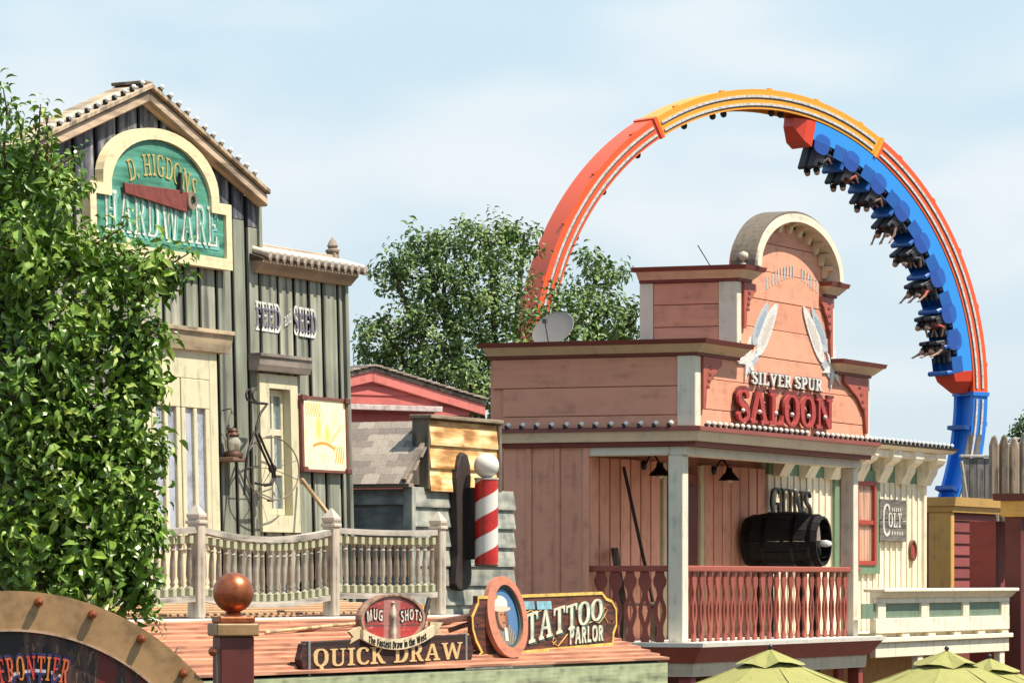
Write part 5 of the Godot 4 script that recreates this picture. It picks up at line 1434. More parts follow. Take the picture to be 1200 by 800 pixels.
	part("spout_cover", MB.new().ball(Vector3.ZERO, 0.11, 14, Transform3D(Basis().scaled(Vector3(1.6, 0.42, 0.8)), Vector3(0.08, hy - 0.03, 0.50))), pale, cask)
	part("spout_strap", MB.new().bar(Vector3(-0.14, hy + 0.0, 0.49), Vector3(-0.05, hy + 0.20, 0.44), 0.06, 0.02), plain(150, 130, 116), cask)
	for z in [-0.3, 0.3]:
		part("stand_leg", MB.new().bar(Vector3(-0.28, 0, z), Vector3(-0.22, hy - 0.28, z), 0.06, 0.06).bar(Vector3(0.28, 0, z), Vector3(0.22, hy - 0.28, z), 0.06, 0.06), black, cask)
		part("stand_cradle", MB.new().span(Vector3(-0.3, hy - 0.42, z - 0.04), Vector3(0.3, hy - 0.34, z + 0.04), 0.006), black, cask)

# ---------------------------------------------------------------- the gun shop beyond
func gun_shop() -> void:
	var base := Vector3(6.5, 0, -1.3)
	var f := sa.moved(base)
	var o := thing("gun_shop", "cream boarded gun shop with bracketed cornice and red-framed window beside the saloon", "building", f.t)
	var wide := f.f(1082, 600).x
	var top := f.f(1060, 522, 0.4).y
	var creams := []
	for k in 3: creams.append(mat(tone(251 - 3 * k, 238 - 3 * k, 212 - 5 * k, 0.80), 0.65, "brush", Vector3(0.6, 0.6, 0.6), false, 0.15, {"uv1_offset": Vector3(0.31 * k, 0.17 * k, 0)}))
	part("wall", MB.new().span(Vector3(-0.3, 0, -3.0), Vector3(wide, top - 0.05, -0.03)), creams[2], o)
	var n := 26
	for i in n:
		var a: float = lerp(-0.3, wide, float(i) / n); var b: float = lerp(-0.3, wide, (i + 1.0) / n)
		part("board", MB.new().span(Vector3(a + 0.004, 2.6, -0.029), Vector3(b - 0.004, top - 0.5, 0.0), 0.004), creams[i % 3], o)
		part("batten", MB.new().span(Vector3(b - 0.03, 2.6, 0.001), Vector3(b + 0.03, top - 0.502, 0.022), 0.006), creams[(i + 1) % 3], o)
	part("corner_board", MB.new().span(Vector3(wide - 0.06, 2.6, -0.1), Vector3(wide + 0.05, top - 0.5, 0.045), 0.006), creams[0], o)
	# frieze: green panels between scrolled brackets
	var green := paint(110, 142, 112)
	part("frieze", MB.new().span(Vector3(-0.3, top - 0.499, -0.03), Vector3(wide, top - 0.06, 0.01)), green, o)
	for i in 7:
		var u: float = lerp(0.05, wide - 0.12, i / 6.0)
		var prof := PackedVector2Array([Vector2(0.011, top - 0.52), Vector2(0.10, top - 0.52), Vector2(0.15, top - 0.42), Vector2(0.19, top - 0.36), Vector2(0.21, top - 0.28), Vector2(0.30, top - 0.22), Vector2(0.33, top - 0.16), Vector2(0.33, top - 0.06), Vector2(0.011, top - 0.06)])
		part("bracket", along_u(prof, u - 0.19, u + 0.19), creams[0], o)
	part("bracket_band", MB.new().span(Vector3(-0.3, top - 0.17, 0.011), Vector3(wide + 0.05, top - 0.062, 0.29), 0.01), creams[0], o)
	part("cornice", flare(-0.3, wide, -0.4, 0.0, top - 0.06, top - 0.012, 0.34, 0.40), creams[1], o)
	part("cornice_roof", flare(-0.3, wide, -0.4, 0.0, top - 0.011, top + 0.02, 0.40, 0.42), wood(120, 104, 90), o)
	bulbs(o, Vector3(-0.3, top + 0.06, 0.40), Vector3(wide + 0.4, top + 0.06, 0.40), 36, 0.8)
	# window
	var w0 := f.f(978, 600, 0.05).x; var w1 := f.f(1031, 600, 0.05).x
	var vt := f.f(1005, 551, 0.05).y; var vb := f.f(1005, 672, 0.05).y
	var win := part("window", MB.new().ring(rect(Vector2(w0, vb), Vector2(w1, vt)), rect(Vector2(w0 + 0.2, vb + 0.12), Vector2(w1 - 0.2, vt - 0.14)), 0.024, 0.06), green, o)
	var redm := paint(180, 70, 56, true, 0.7)
	part("window_frame", MB.new().ring(rect(Vector2(w0 + 0.201, vb + 0.121), Vector2(w1 - 0.201, vt - 0.141)), rect(Vector2(w0 + 0.30, vb + 0.18), Vector2(w1 - 0.30, vt - 0.20)), 0.024, 0.08), redm, win)
	part("meeting_rail", MB.new().span(Vector3(w0 + 0.301, (vb + vt) / 2 - 0.03, 0.03), Vector3(w1 - 0.301, (vb + vt) / 2 + 0.03, 0.07)), redm, win)
	part("mullion", MB.new().span(Vector3((w0 + w1) / 2 - 0.05, vb + 0.181, 0.028), Vector3((w0 + w1) / 2 + 0.05, vt - 0.201, 0.066)), redm, win)
	part("curtain", MB.new().span(Vector3(w0 + 0.301, vb + 0.181, 0.023), Vector3(w1 - 0.301, vt - 0.201, 0.026)), mat(tone(226, 168, 130), 0.9, "grain", Vector3(2, 0.4, 2)), win)
	for k in 4: part("pane", MB.new().span(Vector3((w0 + 0.301) if k % 2 else ((w0 + w1) / 2 + 0.051), (vb + 0.182) if k < 2 else ((vb + vt) / 2 + 0.031), 0.04), Vector3(((w0 + w1) / 2 - 0.051) if k % 2 else (w1 - 0.302), ((vb + vt) / 2 - 0.031) if k < 2 else (vt - 0.202), 0.044)), mat(Color(0.8, 0.8, 0.8, 0.06), 0.05, "", Vector3.ONE, false, 0.0, {"transparency": 1, "metallic_specular": 0.12}), win)
	# GUNS
	letters(o, "GUNS", f.f(902, 603, 0.03), f.f(950, 608, 0.03), 0.36, 0.36, 0.03, mat(Color(0.05, 0.05, 0.05), 0.5), serif_light, 0.0, -0.12)
	# COLT board
	var c0 := f.f2(1032, 634, 0.08); var c1 := f.f2(1063, 586, 0.08)
	var cs := thing("plank_sign", "grey weathered two-plank sign with pale colt lettering on the cream wall", "sign", f.t * shift(Vector3((c0.x + c1.x) / 2, c0.y, 0.023)))
	var cw := (c1.x - c0.x) / 2; var chh := c1.y - c0.y
	var grey := mat(tone(122, 117, 112), 0.8, "grain", Vector3(1.5, 1.5, 1.5), true, 0.4)
	part("plank", MB.new().span(Vector3(-cw, 0, 0), Vector3(cw, chh * 0.49, 0.055), 0.006), grey, cs)
	part("plank", MB.new().span(Vector3(-cw, chh * 0.51, 0), Vector3(cw, chh, 0.05), 0.006), grey, cs)
	var pale := plain(226, 222, 214)
	letters(cs, "C", Vector3(-cw * 0.86, chh * 0.12, 0.056), Vector3(-cw * 0.25, chh * 0.12, 0.056), chh * 0.76, chh * 0.76, 0.006, pale, serif_light, 0.0, 0.0)
	letters(cs, "OLT", Vector3(-cw * 0.42, chh * 0.34, 0.056), Vector3(cw * 0.62, chh * 0.34, 0.056), chh * 0.34, chh * 0.34, 0.006, pale, serif, 0.0, 0.0)
	for q in [[-0.1, 0.76, 0.6], [-0.1, 0.20, 0.75]]:
		for k in 5: part("faded_stroke", MB.new().box(Vector3(cw * (q[0] + q[2] * k / 4.0), chh * q[1], 0.058), Vector3(cw * 0.09, chh * 0.09, 0.004)), mat(tone(196, 190, 182), 0.8), cs)
	# oval plaque
	var op := f.f(1069, 657, 0.03)
	var ov := thing("oval_plaque", "small dark red oval plaque on the cream gun shop wall", "plaque", f.t * shift(Vector3(op.x, op.y, 0.023)))
	part("rim", MB.new().ring(ellipse(Vector2(0, 0.15), 0.15, 0.15, 24), ellipse(Vector2(0, 0.15), 0.115, 0.115, 24), 0, 0.04), mat(tone(110, 70, 56), 0.6), ov)
	part("plate", MB.new().prism(ellipse(Vector2(0, 0.15), 0.114, 0.114, 24), 0, 0.02), mat(tone(160, 72, 62), 0.6), ov)
	# balcony parapet with green panels
	var g := sa.moved(Vector3(6.5, 0, 0))
	var par := thing("panelled_parapet", "cream balcony parapet with green inset panels in front of the gun shop", "parapet", g.t)
	var u0 := 0.16; var u1 := g.f(1180, 700).x
	var vt2 := g.f(1090, 689).y; var vb2 := g.f(1090, 740).y
	var edges := [g.f(1010, 715).x, g.f(1026, 715).x, g.f(1035, 715).x, g.f(1077, 715).x, g.f(1086, 715).x, g.f(1126, 715).x, g.f(1133, 715).x, g.f(1171, 715).x]
	part("cap_rail", MB.new().span(Vector3(u0, vt2 - 0.05, -0.14), Vector3(u1 + 0.12, vt2, 0.16), 0.012), creams[0], par)
	part("cap_mould", along_u(PackedVector2Array([Vector2(-0.05, vt2 - 0.13), Vector2(0.05, vt2 - 0.13), Vector2(0.13, vt2 - 0.051), Vector2(-0.05, vt2 - 0.051)]), u0, u1 + 0.08), creams[1], par)
	part("panel_wall", MB.new().span(Vector3(u0, vb2, -0.05), Vector3(u1, vt2 - 0.131, -0.005)), creams[1], par)
	var py0 := g.f(1090, 723).y; var py1 := g.f(1090, 706).y
	part("lower_stile", MB.new().span(Vector3(u0, vb2 + 0.001, -0.004), Vector3(u1 + 0.01, py0, 0.045), 0.006), creams[0], par)
	part("upper_stile", MB.new().span(Vector3(u0, py1, -0.004), Vector3(u1 + 0.01, vt2 - 0.132, 0.045), 0.006), creams[0], par)
	for i in 4:
		part("green_panel", MB.new().span(Vector3(edges[i * 2], py0 + 0.001, -0.004), Vector3(edges[i * 2 + 1], py1 - 0.001, 0.008)), paint(116, 138, 116), par)
		var e1: float = edges[i * 2 + 2] if i < 3 else u1
		part("stile", MB.new().span(Vector3(edges[i * 2 + 1], py0 + 0.001, -0.004), Vector3(e1, py1 - 0.001, 0.044), 0.005), creams[1], par)
	part("end_wall", MB.new().span(Vector3(u1 - 0.05, vb2, -1.2), Vector3(u1, vt2 - 0.131, -0.051)), creams[1], par)
	part("floor", MB.new().span(Vector3(u0, vb2 - 0.06, -1.25), Vector3(u1 - 0.06, vb2 - 0.01, -0.06)), creams[2], par)
	for i in 6: part("spacer", MB.new().span(Vector3(lerp(u0, u1 - 0.3, i / 5.0), vb2 - 0.055, -0.06), Vector3(lerp(u0, u1 - 0.3, i / 5.0) + 0.3, vb2 - 0.001, 0.03)), creams[2], par)
	part("skirt", MB.new().span(Vector3(u0, vb2 - 0.12, -0.09), Vector3(u1 + 0.05, vb2 - 0.056, 0.09), 0.008), creams[0], par)
	part("skirt_board", MB.new().span(Vector3(u0, vb2 - 0.32, -0.05), Vector3(u1, vb2 - 0.121, 0.04), 0.008), creams[1], par)
	for x in [1078.0, 1174.0]:
		var pu := g.f(x, 780, 0.0).x
		part("post", MB.new().span(Vector3(pu - 0.12, 0, -0.08), Vector3(pu + 0.1, vb2 - 0.321, 0.02), 0.01), creams[0], par)
	part("shop_wall", MB.new().span(Vector3(0, 0, -1.24), Vector3(u1, vb2 - 0.07, -1.15)), mat(tone(210, 160, 100, 0.7), 0.8, "brush", Vector3(0.6, 0.6, 0.6)), par)
	part("shop_frame", MB.new().span(Vector3(1.9, 0, -1.149), Vector3(2.15, vb2 - 0.33, -1.08), 0.01), paint(176, 84, 66), par)

# ---------------------------------------------------------------- the dark red corner and the palisade
func corner_buildings() -> void:
	var f := Frame.make(1113, 68.0, STREET_YAW)
	var o := thing("maroon_corner_shop", "low maroon lap-sided shop with ochre corner board and ochre cornice", "building", f.t)
	var top := f.f(1113, 600).y
	var wide := f.f(1168, 640).x
	var mar := []
	for k in 3: mar.append(mat(tone(140 - 8 * k, 62 - 5 * k, 58 - 5 * k, 0.85), 0.75, "brush", Vector3(0.6, 0.6, 0.6), true, 0.2))
	var ochre := paint(222, 172, 90, false, 0.8)
	part("wall", MB.new().span(Vector3(0.0, 0, -3.0), Vector3(wide, top, -0.02)), mar[2], o)
	lap_wall(o, shift(Vector3(0.1, 0, -0.019)), wide - 0.1, 2.9, top, 0.185, mar, 6, 0.035)
	lap_wall(o, Transform3D(Basis(Vector3.UP, -PI / 2), Vector3(-0.001, 0, -1.2)), 1.1, 2.9, top, 0.185, mar, 8, 0.03)
	part("corner_board", MB.new().span(Vector3(-0.06, 2.6, -0.33), Vector3(0.11, top, 0.05), 0.01), paint(222, 172, 90, true, 0.8), o)
	part("cornice", flare(0.0, wide, -3.0, 0.0, top + 0.001, top + 0.10, 0.08, 0.10), ochre, o)
	part("cornice_top", flare(0.0, wide, -3.0, 0.0, top + 0.101, top + 0.24, 0.13, 0.16), paint(228, 182, 104, false, 0.8), o)
	# the darker front at the edge of the view
	var g := Frame.make(1204, 62.0, STREET_YAW)
	var e := thing("dark_red_porch_front", "dark red porch front with ochre band and white bracket beside the maroon shop", "building", g.t)
	var t2 := g.f(1204, 586).y
	part("wall", MB.new().span(Vector3(0.1, 0, -0.9), Vector3(6, t2 - 0.3, -0.5)), mar[1], e)
	part("roof_edge", flare(0.0, 6.0, -0.5, 0.0, t2, t2 + 0.10, 0.04, 0.08), mat(tone(96, 44, 44), 0.7, "brush", Vector3(0.6, 0.6, 0.6)), e)
	part("band", MB.new().span(Vector3(0.0, t2 - 0.24, -0.4), Vector3(6.0, t2 - 0.001, 0.02), 0.01), ochre, e)
	part("post", MB.new().span(Vector3(0.05, 0, -0.35), Vector3(0.3, t2 - 0.241, -0.1), 0.01), paint(104, 44, 40), e)
	part("post", MB.new().span(Vector3(2.4, 0, -0.35), Vector3(2.65, t2 - 0.241, -0.1), 0.01), paint(104, 44, 40), e)
	part("bracket", MB.new().prism(PackedVector2Array([Vector2(0, 0), Vector2(0, -0.36), Vector2(0.07, -0.34), Vector2(0.12, -0.12), Vector2(0.28, -0.07), Vector2(0.28, 0)]), -0.09, -0.01, shift(Vector3(0.305, t2 - 0.242, 0))), plain(226, 220, 206), e)
	part("trim_board", MB.new().span(Vector3(0.7, 0, -0.499), Vector3(1.1, t2 - 0.3, -0.44), 0.01), ochre, e)
	# palisade of pointed stakes
	var p := Frame.make(1160, 74.0, 10.0)
	var pal := thing("palisade_fence", "tall fence of grey-brown pointed stakes behind the maroon shop", "fence", p.t)
	var stakes := [wood(168, 148, 126), wood(148, 130, 110), wood(184, 162, 136)]
	var tops := [510.0, 509.0, 512.0, 506.0, 511.0, 507.0, 511.0, 508.0]
	for i in 8:
		var u := 0.09 + i * 0.182
		var h := p.f(1165, tops[i]).y
		part("stake", MB.new().prism(PackedVector2Array([Vector2(u - 0.085, 0), Vector2(u + 0.085, 0), Vector2(u + 0.085, h - 0.2), Vector2(u + 0.03, h - 0.02), Vector2(u, h), Vector2(u - 0.035, h - 0.03), Vector2(u - 0.085, h - 0.18)]), -0.05, 0.05, Transform3D.IDENTITY, 0.03), stakes[i % 3], pal)
	part("cross_rail", MB.new().span(Vector3(0, 3.0, -0.12), Vector3(1.5, 3.15, -0.051)), stakes[1], pal)
	var pn := Frame.make(1126, 75.0, 10.0)
	var pg := thing("grey_board_panel", "grey weathered board panel with a pale pole beside the palisade stakes", "panel", pn.t)
	var ph := pn.f(1140, 536).y
	for i in 4: part("board", MB.new().span(Vector3(0.02 + i * 0.135, 0, 0), Vector3(0.148 + i * 0.135, ph - 0.01 * (i % 2), 0.04), 0.008), wood(156 - 6 * (i % 2), 152 - 6 * (i % 2), 146 - 6 * (i % 2)), pg)
	part("cap", MB.new().span(Vector3(-0.02, ph, -0.02), Vector3(0.56, ph + 0.05, 0.07), 0.008), plain(214, 208, 196), pg)
	part("pole", MB.new().tube([pn.f(1127, 540, 0.1), pn.f(1134, 590, 0.1), Vector3(pn.f(1134, 590, 0.1).x, 0, 0.1)], 0.03, 7), plain(206, 200, 188), pg)
	for k in 2: part("slanted_board", MB.new().bar(pn.f(1131 + k * 11.0, 545, -0.1), pn.f(1138.5 + k * 10.0, 509, -0.1), 0.09, 0.03, Vector3.BACK), wood(150, 140, 130), pg)

# ---------------------------------------------------------------- the looping coaster
func sweep(sec: Array, c: Vector2, a0: float, a1: float, steps: int) -> MB:
	var m := MB.new()
	var n := sec.size()
	var area := 0.0
	for i in n: area += sec[i].cross(sec[(i + 1) % n])
	var sg := 1.0 if area > 0.0 else -1.0
	for k in steps:
		var row := []
		for a in [lerp(a0, a1, float(k) / steps), lerp(a0, a1, (k + 1.0) / steps)]:
			var rr := Vector3(cos(a), sin(a), 0)
			for p in sec: row.append([Vector3(c.x, c.y, 0) + rr * p.x + Vector3(0, 0, p.y), rr])
		for i in n:
			var j := (i + 1) % n
			var e: Vector2 = (sec[j] - sec[i]).normalized()
			var nn := Vector2(e.y, -e.x) * sg
			var na: Vector3 = row[i][1] * nn.x + Vector3(0, 0, nn.y); var nb: Vector3 = row[n + i][1] * nn.x + Vector3(0, 0, nn.y)
			m.tri3(row[i][0], row[j][0], row[n + j][0], na, na, nb)
			m.tri3(row[i][0], row[n + j][0], row[n + i][0], na, nb, nb)
	var poly := PackedVector2Array(sec)
	var idx := Geometry2D.triangulate_polygon(poly)
	for a in [a0, a1]:
		var rr := Vector3(cos(a), sin(a), 0)
		var tn := Vector3(-sin(a), cos(a), 0) * (-1.0 if a == a0 else 1.0)
		for i in range(0, idx.size(), 3):
			var q := []
			for t in 3: q.append(Vector3(c.x, c.y, 0) + rr * poly[idx[i + t]].x + Vector3(0, 0, poly[idx[i + t]].y))
			m.tri(q[0], q[1], q[2], tn)
	return m

func gloss(r: float, g: float, b: float, k := 0.8) -> StandardMaterial3D:
	return mat(tone(r, g, b, k), 0.38)

func coaster() -> void:
	var f := Frame.make(901.5, 160.0, 36.0)
	var c := Vector2(0, f.f(901.5, 450).y)
	var rad := f.f(901.5, 105).y - c.y
	var o := thing("coaster_loop", "huge orange, yellow and blue ring-shaped coaster loop rising behind the saloon", "roller coaster", f.t)
	var orange := gloss(246, 96, 48, 0.85); var amber := gloss(250, 168, 52, 0.85); var blue := gloss(36, 126, 226, 0.85)
	var sec := [Vector2(rad, 0.0), Vector2(rad - 0.74, 0.0), Vector2(rad - 0.74, -0.2), Vector2(rad - 0.46, -0.22), Vector2(rad - 0.46, -0.95), Vector2(rad - 0.74, -0.97), Vector2(rad - 0.74, -1.14), Vector2(rad, -1.14)]
	var cols := [orange, amber, orange, blue, amber, blue]
	var white := plain(236, 228, 222, 0.35)
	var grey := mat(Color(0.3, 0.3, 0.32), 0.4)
	for k in 6:
		var a0 := TAU * k / 6 + deg_to_rad(-0.5); var a1 := TAU * (k + 1) / 6 + deg_to_rad(-0.5)
		var s := part("track_segment", sweep(sec, c, a0 + 0.001, a1 - 0.001, 24), cols[k], o)
		for r in [0.22, 0.52]:
			part("rail", sweep([Vector2(rad - r, 0.001), Vector2(rad - r - 0.09, 0.001), Vector2(rad - r - 0.09, 0.035), Vector2(rad - r, 0.035)], c, a0 + 0.02, a1 - 0.02, 24), white, s)
			part("rail_shadow", sweep([Vector2(rad - r - 0.091, 0.0005), Vector2(rad - r - 0.14, 0.0005), Vector2(rad - r - 0.14, 0.012), Vector2(rad - r - 0.091, 0.012)], c, a0 + 0.02, a1 - 0.02, 24), grey, s)  # raised grey strip: the shadow beside each white rail, painted on
		part("flange", sweep([Vector2(rad + 0.05, 0.05), Vector2(rad - 0.79, 0.05), Vector2(rad - 0.79, -1.18), Vector2(rad + 0.05, -1.18)], c, a0 - 0.007, a0 + 0.007, 2), cols[k] if k != 0 else blue, s)
		for q in 5:
			var a: float = lerp(a0, a1, (q + 0.5) / 5.0)
			part("bolt_plate", sweep([Vector2(rad + 0.06, -0.02), Vector2(rad + 0.001, -0.02), Vector2(rad + 0.001, -0.16), Vector2(rad + 0.06, -0.16)], c, a - 0.008, a + 0.008, 2), cols[k], s)
	var tyre := mat(Color(0.05, 0.05, 0.05), 0.7)
	for deg in [150.0, 138.0, 126.0, 112.0, 104.0, 101.0, 88.0, 85.5]:
		var a := deg_to_rad(deg)
		part("drive_tyre", MB.new().lathe([Vector2(0, -0.05), Vector2(0.12, -0.05), Vector2(0.14, -0.02), Vector2(0.14, 0.02), Vector2(0.12, 0.05), Vector2(0, 0.05)], 12, Transform3D(Basis(Vector3.RIGHT, PI / 2), Vector3(c.x + cos(a) * (rad - 0.82), c.y + sin(a) * (rad - 0.82), -0.3))), tyre, o)
	for u in [-1.6, 1.6]: part("support_leg", MB.new().bar(Vector3(u * 1.6, 0, -0.55), Vector3(u, c.y - rad + 0.5, -0.55), 0.5, 0.5, Vector3.BACK), blue, o)
	# inner ladder ties on the lower blue quarter
	for deg in [-8.0, -22.0, -34.0]:
		var a := deg_to_rad(deg)
		part("cross_tie", sweep([Vector2(rad - 0.75, -0.05), Vector2(rad - 1.05, -0.05), Vector2(rad - 1.05, -1.08), Vector2(rad - 0.75, -1.08)], c, a - 0.008, a + 0.008, 2), gloss(28, 84, 160), o)
	coaster_train(f, c, rad)

func coaster_train(f: Frame, c: Vector2, rad: float) -> void:
	var ri := rad - 0.78
	var o := thing("coaster_train", "bright blue looping coaster train with red nose hanging inside the ring", "train", f.t)
	var blue := gloss(52, 152, 240, 0.85); var deep := gloss(34, 96, 176, 0.85); var red := gloss(226, 70, 44, 0.85)
	var dark := mat(Color(0.13, 0.13, 0.17), 0.6)
	var glass := mat(Color(0.14, 0.34, 0.72, 0.55), 0.1, "", Vector3.ONE, false, 0.0, {"transparency": 1})
	var a0 := deg_to_rad(4.5); var a1 := deg_to_rad(77.0)
	for z in [[0.0, -0.08], [-1.06, -1.14]]:
		part("side_plate", sweep([Vector2(ri - 0.01, z[0]), Vector2(ri - 0.70, z[0]), Vector2(ri - 0.70, z[1]), Vector2(ri - 0.01, z[1])], c, a0, a1, 36), blue, o)
	part("spine", sweep([Vector2(ri - 0.03, -0.10), Vector2(ri - 0.5, -0.10), Vector2(ri - 0.5, -1.04), Vector2(ri - 0.03, -1.04)], c, a0, a1, 36), deep, o)
	# red noses
	for e in [[a1, 1.0], [a0, -1.0]]:
		var m := MB.new()
		var q := []
		for st in [[0.0, 0.0, 1.0, 0.0], [0.04, 0.0, 0.85, 0.05], [0.085, 0.02, 0.36, 0.3]]:
			var a: float = e[0] + e[1] * st[0]
			for rr in [ri - 0.02 - st[1], ri - st[2]]:
				for z in [0.01 - st[3], -1.15 + st[3]]: q.append(Vector3(c.x + cos(a) * rr, c.y + sin(a) * rr, z))
		var mid: Vector3 = (q[0] + q[11]) * 0.5
		for k in 2:
			var b := k * 4
			m.face(q[b], q[b + 1], q[b + 5], q[b + 4], mid); m.face(q[b + 2], q[b + 3], q[b + 7], q[b + 6], mid)
			m.face(q[b], q[b + 2], q[b + 6], q[b + 4], mid); m.face(q[b + 1], q[b + 3], q[b + 7], q[b + 5], mid)
		m.face(q[8], q[9], q[11], q[10], mid)
		m.face(q[0], q[1], q[3], q[2], q[8])
		part("nose_cone", m, red, o)
	var tub := MB.new().box(Vector3(0.0, 0.06, 0), Vector3(1.15, 0.12, 0.98), Transform3D.IDENTITY, 0.03).box(Vector3(0.56, 0.44, 0), Vector3(0.16, 0.72, 1.0), Transform3D.IDENTITY, 0.05).box(Vector3(0.30, 0.28, -0.49), Vector3(0.5, 0.46, 0.03)).box(Vector3(0.30, 0.28, 0.49), Vector3(0.5, 0.46, 0.03)).done()
	var seat := MB.new().box(Vector3(0.0, 0.24, 0), Vector3(0.46, 0.24, 0.94), Transform3D.IDENTITY, 0.04)
	for z in [-0.24, 0.24]:
		seat.box(Vector3(-0.26, 0.66, z), Vector3(0.14, 0.84, 0.42), Transform3D.IDENTITY, 0.05)
		for e in [-0.2, 0.2]: seat.box(Vector3(-0.12, 0.62, z + e), Vector3(0.22, 0.50, 0.05), Transform3D.IDENTITY, 0.02)
	var seat_m := seat.done()
	var restraint := MB.new()
	for z in [-0.10, 0.10]: restraint.tube([Vector3(-0.20, 0.98, z), Vector3(-0.05, 1.02, z * 1.1), Vector3(0.10, 0.88, z * 1.2), Vector3(0.15, 0.62, z)], 0.024, 6)
	restraint.box(Vector3(0.15, 0.62, 0), Vector3(0.07, 0.12, 0.28), Transform3D.IDENTITY, 0.02)
	var restraint_m := restraint.done()
	var shield := MB.new()
	var sp := PackedVector2Array()
	for k in 18:
		var t := TAU * k / 18.0
		sp.append(Vector2(-0.25 + 0.37 * signf(cos(t)) * pow(absf(cos(t)), 0.75), 0.24 + 0.36 * signf(sin(t)) * pow(absf(sin(t)), 0.75)))
	shield.prism(sp, -0.015, 0.015)
	var shield_m := shield.done()
	var shirts := [[Color(0.06, 0.06, 0.07), "rider in a black shirt, %s"], [Color(0.16, 0.10, 0.08), "rider in a brown shirt, %s"], [Color(0.36, 0.08, 0.06), "rider in a dark red shirt, %s"]]
	var words := ["first", "second", "third", "fourth", "fifth", "sixth", "seventh"]
	var places := []
	for k in 8: places.append(words[k] + " row from the upper red nose" if k < 4 else words[7 - k] + " row from the lower red nose")
	var bodies := []
	for pose in 2:
		for s in 3: bodies.append(rider_mesh(pose, shirts[s][0]))
	var skin_m := StandardMaterial3D.new()
	skin_m.vertex_color_use_as_albedo = true
	skin_m.roughness = 0.8
	var hair_m := MB.new().ball(Vector3(0.0, 0.80, 0), 0.118, 10, Transform3D(Basis().scaled(Vector3(1.0, 0.9, 0.95)), Vector3(-0.02, 0.09, 0))).done()
	var degs := [70.6, 61.2, 51.8, 42.4, 33.0, 23.8, 14.8, 8.4]
	for i in 8:
		var a := deg_to_rad(degs[i])
		var inw := Vector3(-cos(a), -sin(a), 0)
		var fwd := Vector3(sin(a), -cos(a), 0)
		var b := Basis(fwd, inw, Vector3(0, 0, -1)).scaled(Vector3.ONE * 1.16)
		var pos := Vector3(c.x, c.y, -0.57) - inw * (ri - 0.44)
		var x := Transform3D(b, pos)
		var car := part("car", tub, deep, o, x)
		part("seat", seat_m, dark, car, shift(Vector3(-0.22, 0, 0)))
		for z in [-0.24, 0.24]: part("restraint", restraint_m, dark, car, shift(Vector3(-0.22, 0, z)))
		part("wind_shield", shield_m, glass, car, Transform3D(Basis().scaled(Vector3(0.9, 0.9, 1)), Vector3(-0.28, 0.08, -0.50)))
		var row: int = i
		for z: float in [-0.24, 0.24]:
			var s := (row * 2 + (1 if z > 0 else 0) + row / 3) % 3
			var pose := 1 if (row in [3, 5, 7]) else 0
			var p := MeshInstance3D.new()
			p.name = named(self, "person")
			p.mesh = bodies[pose * 3 + s]
			p.material_override = skin_m
			add_child(p, true)
			p.transform = f.t * x * shift(Vector3(-0.24, 0.36, z))
			tag(p, shirts[s][1] % places[row], "person", "riders on the looping coaster")
			part("hair", hair_m, mat([Color(0.05, 0.035, 0.03), Color(0.13, 0.08, 0.05), Color(0.25, 0.16, 0.08)][(row + s) % 3], 0.8), p, shift(Vector3(0, -0.10, 0)))

